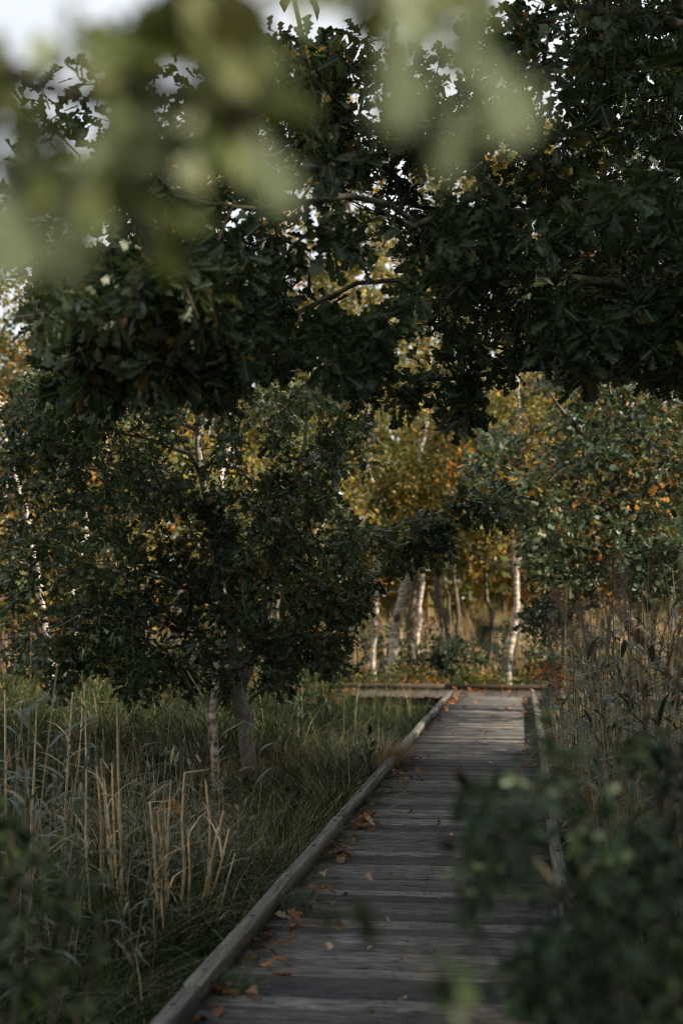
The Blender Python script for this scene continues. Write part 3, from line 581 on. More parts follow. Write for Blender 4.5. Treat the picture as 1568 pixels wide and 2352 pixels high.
# ---- oak on the right, in the sun
rb = gpt(2.9, 19.6); Dr = float((rb-EYE)@fw)
seeds = [(np.vstack([[rb], [P(1425, 1400, Dr)], [P(1412, 1180, Dr)], [P(1400, 1000, Dr)], [P(1380, 850, Dr)], [P(1360, 700, Dr)]]), [.11, .09, .08, .06, .04, .02]),
    jit([(1412, 1250, Dr), (1300, 1180, Dr-.4), (1180, 1130, Dr-.8), (1080, 1080, Dr-1)], Dr, [.06, .045, .03, .015]),
    jit([(1405, 1080, Dr), (1330, 990, Dr-.6), (1260, 900, Dr-.9)], Dr, [.05, .035, .015]),
    jit([(1400, 1000, Dr), (1490, 930, Dr-.5), (1560, 880, Dr-.8)], Dr, [.05, .035, .015]),
    jit([(1420, 1380, Dr), (1330, 1400, Dr-.8), (1230, 1400, Dr-1.2)], Dr, [.03, .022, .01])]
cl = [fill_poly([(1090, 980), (1160, 930), (1240, 850), (1400, 830), (1600, 880), (1600, 1340), (1430, 1360), (1300, 1330), (1190, 1330), (1200, 1200), (1110, 1180), (1060, 1080)], 950, Dr-2.2, Dr+1.8, .34, .8, 21),
      fill_poly([(1200, 1390), (1290, 1360), (1340, 1400), (1330, 1460), (1240, 1480), (1190, 1440)], 46, Dr-1.8, Dr-.8, 0, 1, 22),
      fill_poly([(1180, 700), (1330, 600), (1568, 620), (1568, 860), (1250, 840)], 150, Dr-1.5, Dr+1.5, .4, .8, 23)]
cl.append(fill_poly([(1200, 1220), (1600, 1220), (1600, 1390), (1420, 1370), (1200, 1350)], 170, Dr-2.4, Dr-.4, .36, 1, 24))
off = fill_ell(P(1560, 1050, Dr), (2.2, 2.0, 2.6), 160, .3); off = off[outside_view(off, 10)]
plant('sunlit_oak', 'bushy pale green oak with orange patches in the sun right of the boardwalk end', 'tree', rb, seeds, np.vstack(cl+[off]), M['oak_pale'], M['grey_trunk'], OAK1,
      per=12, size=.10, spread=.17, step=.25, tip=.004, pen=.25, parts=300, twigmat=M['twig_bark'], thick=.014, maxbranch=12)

# ---- birches and other trunks round the end of the walk
def far_tree(name, label, pts, d, rads, crowns, leafm, barkm, n, size, group=None, per=16, tmpl=DIA, thick=.02, lean=0):
    base = P(pts[0][0], pts[0][1], d); base[2] = ground_z(base[0], base[1])-.1
    line = np.vstack([[base]]+[[P(q[0], q[1], q[2] if len(q) > 2 else d)] for q in pts[1:]])
    cs_ = []
    for (px, py, dd, rx, rz, frac) in crowns: cs_.append(fill_ell(P(px, py, dd), (rx, rx, rz), max(4, int(n*frac)), .2, .42, .9, px))
    return plant(name, label, 'tree', base, [(line, rads)], np.vstack(cs_), leafm, barkm, tmpl, per=per, size=size, spread=.32, step=.4, tip=.005, pen=.3, twigmat=M['twig_bark'], thick=thick, maxbranch=6, group=group, sides=(12, 6, 3), up_bias=.3, droop=.4)
gB = 'birches round the end of the walk'
far_tree('birch_tree', 'thick leaning white birch with sunlit trunk beyond the junction', [(885, 1560), (905, 1470), (925, 1370), (940, 1270), (960, 1100), (985, 900), (1000, 650), (1005, 450)], 31, [.11, .10, .095, .09, .07, .05, .03, .01], [(960, 1130, 30.2, 1.6, 1.0, .35), (960, 950, 30.6, 2.3, 2.0, .4), (1000, 620, 31, 1.8, 2.2, .25)], M['olive_leaf'], M['birch_bark'], 340, .10, gB)
far_tree('birch_tree', 'thin birch with blotched trunk, first one left of the thick leaning birch', [(858, 1570), (860, 1450), (866, 1350), (862, 1200), (850, 1000), (830, 700)], 30, [.06, .055, .05, .045, .035, .01], [(850, 1180, 29.5, 1.5, 1.2, .5), (840, 980, 29.6, 1.5, 1.5, .3), (830, 750, 30, 1.3, 1.6, .2)], M['olive_leaf'], M['birch_bark'], 220, .10, gB)
far_tree('birch_tree', 'white birch with kinked trunk standing nearest the right corner of the junction', [(1163, 1600), (1166, 1540), (1180, 1450), (1187, 1390), (1185, 1340), (1193, 1270), (1200, 1100), (1190, 850)], 28.8, [.075, .07, .065, .06, .056, .05, .04, .015], [(1170, 1130, 28.4, 1.6, 1.3, .7), (1180, 900, 29, 1.1, 1.3, .3)], M['birch_leaf'], M['birch_bark'], 200, .10, gB)
far_tree('birch_tree', 'shaded grey-brown birch just right of the thick leaning birch', [(938, 1560), (942, 1470), (948, 1380), (955, 1300), (970, 1100), (980, 850)], 33, [.10, .09, .085, .08, .05, .02], [(990, 1150, 33, 1.8, 1.8, .5), (980, 880, 33, 1.6, 2.0, .5)], M['olive_leaf'], M['grey_trunk'], 140, .10, gB)
far_tree('birch_tree', 'slim pale birch half hidden behind the shaded grey-brown birch', [(950, 1560), (957, 1460), (962, 1390), (968, 1300), (1010, 1000)], 35, [.07, .065, .06, .05, .02], [(1020, 1100, 35, 2.0, 2.0, 1)], M['birch_leaf'], M['birch_bark'], 110, .10, gB)
far_tree('alder_tree', 'gnarled dark thin tree bending over between the birches', [(1048, 1560), (1035, 1500), (1020, 1430), (1005, 1380), (998, 1300), (1005, 1220), (1000, 1000)], 32, [.075, .07, .065, .065, .06, .05, .02], [(1010, 1080, 32, 1.7, 1.7, 1)], M['olive_leaf'], M['grey_trunk'], 120, .10, gB)
far_tree('alder_tree', 'straight dark thin trunk right of the gnarled tree', [(1048, 1560), (1050, 1450), (1045, 1350), (1042, 1250), (1050, 1000)], 34, [.06, .055, .05, .045, .02], [(1070, 1050, 34, 1.7, 1.8, 1)], M['birch_leaf'], M['grey_trunk'], 110, .10, gB)
far_tree('alder_tree', 'narrow crooked stem close behind the gnarled tree', [(1065, 1560), (1032, 1450), (1020, 1340), (1015, 1250)], 33, [.05, .045, .04, .02], [(1040, 1240, 34, 1.2, .9, 1)], M['olive_leaf'], M['grey_trunk'], 50, .10, gB)
gL = 'birches left behind the young oak'
far_tree('birch_tree', 'white birch leaning in from the left edge behind the young oak', [(140, 1700), (105, 1440), (92, 1340), (65, 1190), (30, 1060), (0, 930), (-60, 700)], 20, [.045, .042, .04, .038, .035, .03, .02], [(20, 900, 21, 1.7, 2.2, .5), (-20, 1300, 21, 1.2, 1.0, .25), (60, 650, 21.5, 1.4, 1.5, .25)], M['birch_leaf'], M['birch_bark'], 170, .085, gL)
far_tree('birch_tree', 'short pale slanting birch low behind the young oak crown', [(140, 1640), (152, 1530), (175, 1420), (190, 1250), (210, 1050)], 23, [.085, .075, .07, .05, .02], [(220, 1150, 24, 1.6, 2.0, 1)], M['birch_leaf'], M['birch_bark'], 110, .09, gL)
for px, py, d, lab, lm in [(640, 1180, 27.5, 'olive bushy birch regrowth right behind the young oak crown', 'olive_leaf'), (1010, 1190, 30.5, 'gold and olive hazel between the leaning birch and the kinked birch', 'olive_leaf'), (1120, 1120, 31.5, 'orange-tinted young birch left of the sunlit oak', 'birch_leaf'), (330, 1150, 26, 'olive birch regrowth behind the middle of the young oak', 'olive_leaf'), (1290, 1150, 30, 'olive young birch hidden behind the sunlit oak', 'olive_leaf'), (120, 1350, 25, 'orange-leaved young birch low at the left edge', 'birch_leaf')]:
    far_tree('young_tree', lab, [(px, 1570), (px+6, 1450), (px-8, 1300), (px, 1100), (px+10, 950)], d, [.05, .045, .04, .03, .01], [(px, py, d, 2.0, 1.3, .6), (px+10, py-150, d, 1.7, 1.4, .4)], M[lm], M['grey_trunk'], 260, .105, 'young trees round the junction', per=16)
# ---- wood behind
gW = 'trees of the wood behind the junction'
bgt = [(-60, 44, 14.0, 'birch_leaf', 'tall yellow birch at the far left edge with twigs against the sky'),
       (170, 40, 11.5, 'birch_leaf', 'yellow birch behind the left half of the young oak'),
       (420, 38, 14.0, 'olive_leaf', 'olive birch directly behind the young oak top'),
       (620, 41, 16.0, 'birch_leaf', 'golden birch behind the right edge of the young oak crown'),
       (800, 38, 15.5, 'olive_leaf', 'olive-yellow birch left of the walk axis in the wood'),
       (1010, 42, 17.0, 'birch_leaf', 'tall orange-gold birch over the middle of the junction'),
       (1180, 39, 15.5, 'olive_leaf', 'olive tree behind the kinked white birch'),
       (1330, 43, 16.5, 'birch_leaf', 'tall gold birch behind the sunlit oak'),
       (1540, 40, 14.5, 'olive_leaf', 'olive tree at the far right edge behind the sunlit oak')]
for px, d, H, lm, lab in bgt:
    b0 = P(px, 1560, d); q = [(px, 1560), (px+rng.uniform(-12, 12), 1400)]
    ztop = 1401-(H-1.5)/d*F
    for f in (.3, .6, 1): q.append((px+rng.uniform(-30, 30), 1401+(ztop-1401)*f))
    mid = lambda f: 1401+(ztop-1401)*f
    far_tree('birch_tree', lab, q, d, [.11, .10, .09, .06, .01], [(px, mid(.36), d, 2.7, 2.4, .38), (px+20, mid(.62), d, 2.3, 2.3, .36), (px-10, mid(.88), d, 1.5, 2.0, .26)], M[lm], M['grey_trunk'], 680, .15, gW, per=20)

fwp = []
while len(fwp) < 52000:
    xx = rng.uniform(-34, 20, 4000); yy = rng.uniform(50, 64, 4000); zz = 17*rng.random(4000)**1.9
    for p_ in np.stack([xx, yy, zz], -1):
        top = 13.0+2.2*mnoise.noise(Vector((p_[0]*.22, p_[1]*.1, 0)))+1.2*mnoise.noise(Vector((p_[0]*.8, 3, 0)))
        if p_[2] < top and (mnoise.noise(Vector(p_*.45)) > -.18 or p_[2] < 4.5): fwp.append(p_+[0, 0, GZ])
fwp = np.array(fwp); n_ = len(fwp)
fR = frames(rng.normal(size=(n_, 3)), rng.normal(size=(n_, 3))+[0, -.3, .4])*(rng.uniform(.28, .5, n_)*np.where(fwp[:, 2] < 6, 1.35, 1))[:, None, None]
hue = np.array([mnoise.noise(Vector(p_*.16))*.6+.5 for p_ in fwp])+rng.normal(0, .16, n_)
tag(link('far_woodland', inst_mesh('far_woodland', TRI[0], TRI[1], fR, fwp, np.clip(hue, 0, .999), None), M['wood_leaf']), 'far autumn wood closing the view behind the birches', kind='stuff')
rw = []  # unseen foliage ring added to hold back light from the low sky
while len(rw) < 26000:
    a_ = rng.uniform(0, 2*math.pi, 4000); rr = rng.uniform(42, 54, 4000); zz = 16*rng.random(4000)
    for p_ in np.stack([np.cos(a_)*rr, 8+np.sin(a_)*rr, zz], -1):
        if p_[1] > 40 and -34 < p_[0] < 20: continue
        top = 11.5+2.5*mnoise.noise(Vector((p_[0]*.15, p_[1]*.15, 0)))
        if p_[2] < top: rw.append(p_+[0, 0, GZ])
rw = np.array(rw); n_ = len(rw)
fR = frames(rng.normal(size=(n_, 3)), rng.normal(size=(n_, 3))+[0, 0, .4])*(rng.uniform(.7, 1.2, n_))[:, None, None]
tag(link('far_woodland', inst_mesh('far_woodland', TRI[0], TRI[1], fR, rw, rng.uniform(0, 1, n_), None), M['olive_leaf']), 'unseen ring of foliage added round the marsh to block low sky light', kind='stuff')
# ================================================================== UNDERGROWTH
def shrub(name, label, x, y, rx, rz, n, leafm, size, per=10, tmpl=OVAL, cat='bush', group=None, parts=0, zc=None, stems=5):
    b0 = gpt(x, y, -.03); zc = rz*.9 if zc is None else zc
    seeds = []
    for k in range(stems):
        a_ = rng.uniform(0, 6.28); t = b0+np.array([math.cos(a_)*rx*.5, math.sin(a_)*rx*.5, zc*1.2])
        seeds.append((np.array([b0+[math.cos(a_)*.05, math.sin(a_)*.05, 0], (b0+t)/2+rng.normal(size=3)*.05, t]), [.014, .010, .005]))
    cl_ = fill_ell(b0+[0, 0, zc], (rx, rx, rz), n, .2); cl_[:, 2] = np.maximum(cl_[:, 2], b0[2]+.08)
    return plant(name, label, cat, b0, seeds, cl_, leafm, M['twig_bark'], tmpl, per=per, size=size, spread=.10, step=.15, tip=.003, pen=.3, thick=.012, maxbranch=4, group=group, parts=parts, crown='foliage', trunkname='stem')
gU = 'brambles along the far kerb'
labs = ['low bramble at the far left of the far kerb', 'bramble with yellow leaves left of the thin birch foot', 'green bramble in front of the thick leaning birch', 'bramble with orange leaves behind the junction middle',
        'bramble clump just left of the kinked white birch', 'green bramble in front of the kinked white birch foot', 'yellow and red bramble at the right corner of the junction', 'tall bramble right of the junction corner beside reeds']
for k, (x, y, rx, rz) in enumerate([(-8.6, 28.4, 1.0, .45), (-6.9, 28.2, 1.0, .42), (-5.3, 28.3, 1.0, .46), (-3.7, 28.1, .95, .44), (-2.3, 28.2, .9, .42), (-1.0, 28.0, .9, .40), (.5, 27.9, .9, .45), (1.7, 27.3, .9, .6)]):
    shrub('bramble_bush', labs[k], x, y, rx, rz, 110, M['bramble_leaf'], .075, per=11, group=gU)
gN = 'brambles in front of the side walk'
for k, (x, y, rx, rz, lab) in enumerate([(-3.35, 24.3, .62, .42, 'orange-flecked bramble hiding the side walk just left of its visible end'), (-4.5, 24.2, .8, .46, 'second bramble left of the visible side walk'), (-5.9, 23.9, .85, .46, 'bramble behind the young oak trunk in front of the side walk'), (-7.6, 23.8, .9, .42, 'leftmost bramble in front of the side walk'), (-9.0, 23.8, .9, .45, 'bramble near the left edge in front of the side walk')]):
    shrub('bramble_bush', lab, x, y, rx, rz, 80, M['bramble_leaf'], .075, per=11, group=gN, zc=.52)
gX = 'scrub in the second row behind the brambles'
for k, (x, y, rx, rz, lm, lab) in enumerate([(-6.2, 31, 1.3, .85, 'willow_leaf', 'grey-green willow scrub between thin birch and thick birch'), (-2.6, 32.5, 1.5, .9, 'willow_leaf', 'grey-green willow scrub right of the gnarled tree'),
        (-.2, 33, 1.4, 1.0, 'willow_leaf', 'pale willow scrub behind the kinked white birch'), (-9.5, 31, 1.5, .9, 'bramble_leaf', 'orange-tinged scrub far left behind the brambles'), (2.2, 31, 1.4, 1.1, 'willow_leaf', 'grey willow scrub behind the reeds at the right'),
        (-4.4, 36, 1.6, 1.0, 'willow_leaf', 'dim willow scrub far behind the leaning birch'), (-4.2, 30.4, .9, .75, 'bush_leaf', 'dark scrub at the foot of the gnarled tree'), (-1.5, 30.6, .9, .7, 'bush_leaf', 'dark scrub left of the kinked birch foot'), (.9, 30.2, 1.0, .8, 'bush_leaf', 'dark scrub right of the kinked birch foot'), (-7.8, 30.2, 1.0, .75, 'bush_leaf', 'dark scrub behind the thin sapling, far off')]):
    shrub('willow_scrub', lab, x, y, rx, rz, 150, M[lm], .09, per=12, tmpl=DIA, group=gX)
shrub('bracken_clump', 'small clump of rust-red dead leaves under the sunlit oak', *[float(v) for v in P(1268, 1480, 21.0)[:2]], .26, .24, 24, M['rust_leaf'], .10, per=9, tmpl=OAK1, zc=.95)
shrub('bramble_bush', 'orange-brown bramble thicket left behind the young oak trunk', -6.6, 19.6, 1.3, .4, 130, M['bramble_leaf'], .08, per=11, group='thickets left of the walk')
shrub('bramble_bush', 'rusty bramble thicket at the left edge behind the reeds', -8.2, 18.4, 1.2, .45, 110, M['bramble_leaf'], .08, per=11, group='thickets left of the walk')
shrub('bramble_bush', 'low yellow-flecked bramble thicket right behind the thin sapling', -4.6, 21.0, 1.1, .35, 100, M['bramble_leaf'], .08, per=11, group='thickets left of the walk')

for k, (x, y, r_) in enumerate([(3.0, 1.0, 1.0), (3.4, 3.6, 1.1), (3.3, 6.2, 1.0), (4.0, 12.2, 1.1), (4.2, 14.6, 1.1), (2.9, -1.4, 1.0)]):  # unseen bush row added to cut low light from the right
    shrub('screen_bush', f'unseen dark bush added beyond the right edge to block low light, {["second", "third", "fourth", "fifth", "last", "first"][k]} along the walk', x, y, r_, 1.2, 150, M['bush_leaf'], .13, per=11, tmpl=KITE, group='screening bushes added beyond the right edge', zc=1.1)
wl = ['nearest the young oak foot', 'left of the slim birch', 'by the dry straw stalks', 'close to the left kerb, farthest along', 'close to the left kerb, midway', 'deep in the meadow left', 'under the young oak crown', 'beside the thin sapling', 'at the meadow middle', 'behind the left straw bundle', 'between sapling and kerb', 'at the left edge of the meadow', 'in front of the young oak', 'near the brown tuft on the kerb']
for k, (x, y) in enumerate([(-3.3, 12.9), (-4.3, 12.4), (-2.9, 8.3), (-1.75, 15.5), (-1.8, 11.2), (-5.2, 14.6), (-4.0, 14.8), (-2.7, 15.2), (-2.6, 10.6), (-3.7, 9.6), (-2.2, 13.6), (-4.6, 11.0), (-2.4, 12.0), (-1.7, 13.4)]):
    shrub('weed', f'dark leafy weed {wl[k]}', x, y, rng.uniform(.16, .32), rng.uniform(.2, .36), 18, M[['bush_leaf', 'leftbush_leaf', 'bramble_leaf'][k % 3]], rng.uniform(.06, .10), per=6, cat='weed', group='weeds in the left meadow', stems=3)
# grass and reeds as masses
def blade_arrays(pos, h, wd, az, bend, rnd):
    n = len(pos); lv = np.array([0, .35, .7, 1.0]); dx = np.stack([np.cos(az), np.sin(az), np.zeros(n)], -1); sx = np.stack([-np.sin(az), np.cos(az), np.zeros(n)], -1)
    V = np.zeros((n, 7, 3)); k = 0
    for li, t in enumerate(lv):
        cpt = pos+dx*(bend*h*t**2)[:, None]; cpt[:, 2] += h*t*(1-.35*bend*t)
        ww = wd*(1-t)**.6*.5
        if li < 3:
            V[:, k] = cpt-sx*ww[:, None]; V[:, k+1] = cpt+sx*ww[:, None]; k += 2
        else: V[:, k] = cpt
    return V
BF = [[0, 1, 3, 2], [2, 3, 5, 4], [4, 5, 6]]
def blade_mesh(name, V, rnd):
    n = len(V); fl = np.concatenate(BF); loops = (fl[None]+(np.arange(n)*7)[:, None]).ravel()
    return mesh_arrays(name, V.reshape(-1, 3), loops, np.tile([4, 4, 3], n), {'rnd': np.repeat(rnd, 7)})
def scatter(n, y0, y1, xfun, clump=.45, cs=.6):
    """points on the ground that the view could see, a little beyond its edges, denser where near"""
    res = []
    while len(res) < n:
        y = y0+(y1-y0)*rng.random(3000)**1.25
        xl, xr = xfun(y); x = rng.uniform(0, 1, 3000)*(xr-xl)+xl
        for a_, b_ in zip(x, y):
            if a_ > XL-.0 and a_ < XR and b_ < Y1: continue
            if b_ > YE-.1 and b_ < YF+.05: continue
            if mnoise.noise(Vector((a_*cs*2, b_*cs, 0))) < clump-.75: continue
            res.append((a_, b_, ground_z(a_, b_)-.02))
    return np.array(res[:n])
left = lambda y: (-.40*y-1.2, np.full_like(y, XL+.0))
right = lambda y: (np.full_like(y, XR+.02), .13*y+1.6)
def grass(name, label, pts, h0, h1, wd, m, bend=(.3, 1.5), rndpow=1.0):
    n = len(pts); h = rng.uniform(h0, h1, n)*(1+.65*np.array([mnoise.noise(Vector((p[0]*1.1, p[1]*.9, 9))) for p in pts]))
    V = blade_arrays(pts, h, wd*rng.uniform(.6, 1.4, n), rng.uniform(0, 6.28, n), rng.uniform(*bend, n), None)
    tag(link(name, blade_mesh(name, V, rng.uniform(0, 1, n)**rndpow), m), label, kind='stuff')
grass('grass', 'tangled green and straw-coloured marsh grass left of the boardwalk', scatter(46000, 5.0, 25.2, left), .28, .80, .0085, M['grass'], (.4, 1.8))
grass('sedge', 'tall rank sedge behind the young oak', scatter(9000, 15.5, 24.5, lambda y: (-.40*y-1.2, np.full_like(y, -2.6)), .35), .75, 1.25, .014, M['grass'], (.3, 1.3))
grass('sedge', 'broad dark sedge blades in the marsh left of the boardwalk', scatter(6500, 5.0, 20, left, .6, .9), .35, .85, .017, M['sedge'], (.5, 1.7))
p = scatter(9000, 5.0, 22, lambda y: (np.full_like(y, XL-.65), np.full_like(y, XL)), .3); p[:, 2] += .02
grass('lush_grass', 'fresh green grass growing along the left kerb', p, .30, .52, .007, M['lush_grass'], (.3, 1.1))
p = scatter(2000, 8.5, 18, lambda y: (-.32*y, np.full_like(y, XL-.2)), .55, 1.0)
grass('dry_grass', 'pale dry grass stalks among the green left of the boardwalk', p, .5, 1.0, .0045, M['dry_grass'], (.4, 1.6))
grass('grass', 'shaded grass and sedge right of the boardwalk', scatter(16000, 3.0, 26, right), .25, .6, .008, M['lush_grass'])
p = np.array([(a_, b_, ground_z(a_, b_)) for a_, b_ in zip(rng.uniform(-14, 6, 9000), rng.uniform(34, 52, 9000))])
grass('dry_reeds', 'tan dry reed bed glowing in the sun behind the birch trunks', p, 1.1, 2.1, .03, M['dry_grass'], (.05, .4))
p = np.array([(a_, b_, ground_z(a_, b_)) for a_, b_ in zip(rng.uniform(-13, 5, 15000), rng.uniform(27.1, 36, 15000))])
grass('grass', 'rough grass under the birches beyond the junction', p, .25, .6, .018, M['grass'])
# brown tufts that flop over the left kerb
for k, (yy, lab, m_, nn, hh) in enumerate([(13.9, 'brown dead grass tuft flopping over the left kerb', 'dry_grass', 420, .42), (7.05, 'small green grass tuft growing on the deck by the left kerb', 'lush_grass', 70, .30), (5.6, 'lowest green grass tuft on the deck by the left kerb', 'lush_grass', 90, .16)]):
    n_ = nn; xx = XL+(.02 if k == 0 else .14); pts = np.stack([rng.normal(xx, .07, n_), rng.normal(yy, .22 if k == 0 else .06, n_), np.full(n_, .0 if k == 0 else .004)], -1)
    V = blade_arrays(pts, rng.uniform(.5, 1.0, n_)*hh, np.full(n_, .005), rng.normal(0 if k == 0 else 1, 1.0, n_), rng.uniform(.5, 1.6, n_), None)
    tag(link('grass_tuft', blade_mesh('grass_tuft', V, rng.uniform(0, 1, n_)), M[m_]), lab, 'grass')
n_ = 700; pts = np.stack([rng.normal(yb[0]+.05, .28, n_), rng.normal(yb[1]-.3, .25, n_), np.full(n_, GZ)], -1)
V = blade_arrays(pts, rng.uniform(.5, 1.0, n_)*.62, np.full(n_, .006), rng.uniform(0, 6.28, n_), rng.uniform(.2, .9, n_), None)
tag(link('grass_tuft', blade_mesh('grass_tuft', V, rng.uniform(0, 1, n_)), M['dry_grass']), 'tawny dead grass tuft around the young oak foot', 'grass')

# ---- reeds: prototypes, then individuals
def reed_proto(k, H, plume):
    root = empty('reed', (0, 0, -50)); lean = rng.normal(size=2)*.08
    ln = lambda t: np.array([lean[0]*H*t**1.5, lean[1]*H*t**1.5, H*t])
    mb = MB(); mb.tube([ln(t) for t in (0, .25, .5, .75, 1)], [.0045, .0042, .0038, .003, .0018], 5); link('stem', mb.mesh('stem', True), M['reed_stem'], root)
    az = rng.uniform(0, 6.28); nl = int(rng.integers(7, 10))
    for j in range(nl):
        t = .28+.68*j/nl; az += math.pi+rng.normal()*.5; L = rng.uniform(.24, .42); p0 = ln(t); el = rng.uniform(.3, 1.0); bend = rng.uniform(.5, 1.2); wd = rng.uniform(.024, .038)
        dx = np.array([math.cos(az), math.sin(az), 0]); sx = np.array([-math.sin(az), math.cos(az), 0]); vs = []
        for f, ww in ((0, .35), (.25, 1), (.55, .85), (.8, .5), (1, .03)):
            cpt = p0+dx*L*f*math.cos(el*(1-.3*f))+np.array([0, 0, L*(f*math.sin(el)-bend*.6*f*f)]); vs += [cpt-sx*wd/2*ww+[0, 0, .003*ww], cpt, cpt+sx*wd/2*ww+[0, 0, .003*ww]]
        fs = [(3*i+a_, 3*i+a_+1, 3*i+a_+4, 3*i+a_+3) for i in range(4) for a_ in (0, 1)]
        mb = MB(); mb.add(vs, fs); link('leaf', mb.mesh('leaf'), M['reed_leaf'], root)
    if plume:
        n2 = 130; t0 = ln(1.0); az0 = rng.uniform(0, 6.28); side = np.array([math.cos(az0), math.sin(az0), 0])
        pos = np.array([ln(.86+.14*t) for t in rng.random(n2)]); V = blade_arrays(pos, rng.uniform(.07, .19, n2), np.full(n2, .0032), az0+rng.normal(0, .7, n2), rng.uniform(.7, 2.4, n2), None)
        tag(link('plume', blade_mesh('plume', V, rng.uniform(0, 1, n2)), M['plume'], root), kind='stuff')
    return root
def copy_thing(src, loc, rz, sc, tilt=(0, 0)):
    r_ = src.copy(); COL.objects.link(r_); r_.location = loc; r_.rotation_euler = (tilt[0], tilt[1], rz); r_.scale = (sc,)*3
    for ch in src.children:
        q = ch.copy(); COL.objects.link(q); q.parent = r_
    return r_
protos = [reed_proto(k, H, pl) for k, (H, pl) in enumerate([(1.9, 1), (2.1, 0), (1.7, 0), (2.0, 0), (1.6, 0), (1.85, 0), (2.2, 1)])]
reed_spots = []
for k in range(230):
    yy = 6.8+10*rng.random()**1.2; xx = .36+rng.random()**1.2*(.115*yy+.25); reed_spots.append((xx, yy, rng.uniform(.76, 1.02)+.12*min(1, max(0, xx-.5)), 'green and straw reed in the tall thicket right of the boardwalk', 'reed thicket right of the boardwalk'))
for px, py, sc in [(30, 2250, .75), (95, 2280, .72), (140, 2200, .8), (10, 2150, .85), (60, 2120, .8), (170, 2260, .6), (120, 2330, .7), (-30, 2300, .9), (20, 2352, .85), (80, 2400, .8), (150, 2420, .75), (-20, 2200, .95), (110, 2180, .8), (40, 2420, .9)]:
    g = G(px, py, GZ); reed_spots.append((g[0], g[1], sc, 'green reed with broad blurred blades at the lower left edge', 'green reeds at the lower left'))
for px, py, sc in [(300, 2150, .50), (360, 2200, .48), (440, 2180, .55), (520, 2160, .56), (560, 2120, .5), (250, 2200, .6), (330, 2100, .5), (470, 2130, .52), (400, 2140, .45)]:
    g = G(px, py, GZ); reed_spots.append((g[0], g[1], sc, 'short green reed among the dry straw stalks left of the boardwalk', 'short green reeds among the dry stalks'))
for k in range(42):
    x_ = rng.uniform(-8.5, -2.2); y_ = rng.uniform(15.2, 21); reed_spots.append((x_, y_, rng.uniform(.42, .66), 'reed standing in the rough growth behind the young oak', 'reeds behind the young oak'))
for k in range(85):
    px_ = rng.uniform(-40, 560); py_ = rng.uniform(2030, 2420); g = G(px_, py_, GZ)
    if g[0] > XL-.15: continue
    reed_spots.append((g[0], g[1], rng.uniform(.42, .66), ('small green reed in the near grass left of the straw bundles' if px_ < 200 else 'small green reed between the straw bundles in the near grass' if px_ < 400 else 'small green reed between the straw bundles and the left kerb'), ('small green reeds, left' if px_ < 200 else 'small green reeds, middle' if px_ < 400 else 'small green reeds, by the kerb')))
first = {}
for k, (xx, yy, sc, lab, grp) in enumerate(reed_spots):
    pi_ = int(rng.integers(len(protos)))
    if grp != 'reed thicket right of the boardwalk': pi_ = int(rng.choice([1, 2, 3, 4, 5]))
    if pi_ not in first:
        first[pi_] = 1; o = protos[pi_]; o.location = (xx, yy, ground_z(xx, yy)-.03); o.rotation_euler = (rng.normal()*.09, rng.normal()*.09, rng.uniform(0, 6.28)); o.scale = (sc,)*3
    else: o = copy_thing(protos[pi_], (xx, yy, ground_z(xx, yy)-.03), rng.uniform(0, 6.28), sc, (rng.normal()*.09, rng.normal()*.09))
    if grp.startswith('reed thicket'):
        look = 'plumed' if pi_ in (0, 6) else 'leafy'; row = 'in the front rank' if yy < 9.5 else 'in the middle ranks' if yy < 13 else 'in the rear ranks'; side = 'close to the right kerb' if xx < .85 else 'deep in the thicket'
        lab = f'{look} green and straw reed {row}, {side}'; grp = f'{look} reeds {row}, {side}'
    tag(o, lab, 'reed', grp)
# straw mass between them
n_ = 2000; yy = rng.uniform(7, 18, n_); xx = XR+.12+rng.random(n_)*(.115*yy+.7); pts = np.stack([xx, yy, np.full(n_, GZ-.02)], -1)
V = blade_arrays(pts, rng.uniform(.5, 1.45, n_), rng.uniform(.006, .010, n_), rng.uniform(0, 6.28, n_), rng.uniform(.05, .55, n_), None)
tag(link('dead_reeds', blade_mesh('dead_reeds', V, rng.uniform(0, 1, n_)), M['dry_grass']), 'dense dead reed stalks filling the thicket right of the boardwalk', kind='stuff')

# ---- bright dry reed stalks in the left foreground
stalks = [(205, 2270, 197, 1640), (285, 2240, 268, 1612), (262, 2230, 222, 1760), (268, 2235, 233, 1742), (275, 2240, 240, 1790), (285, 2240, 258, 1752), (292, 2240, 268, 1830), (270, 2210, 247, 1850), (398, 2250, 362, 1862), (402, 2262, 378, 1850),
          (392, 2262, 345, 1842), (384, 2260, 392, 1790), (412, 2255, 424, 1775), (420, 2262, 432, 1905), (497, 2180, 472, 1790), (494, 2190, 482, 1850), (432, 2245, 514, 1862), (440, 2232, 526, 1905), (448, 2225, 500, 1900), (436, 2250, 540, 1960),
          (368, 2290, 372, 2020), (378, 2300, 370, 2060), (15, 2210, 12, 1585), (55, 2200, 85, 1600), (140, 2100, 168, 1590), (160, 2110, 190, 1620), (250, 2300, 245, 2120), (330, 2352, 350, 2230)]
slab = {0: 'tall lone straw stalk standing leftmost of the bright ones', 1: 'tallest thin straw stalk in front of the grass beyond'}
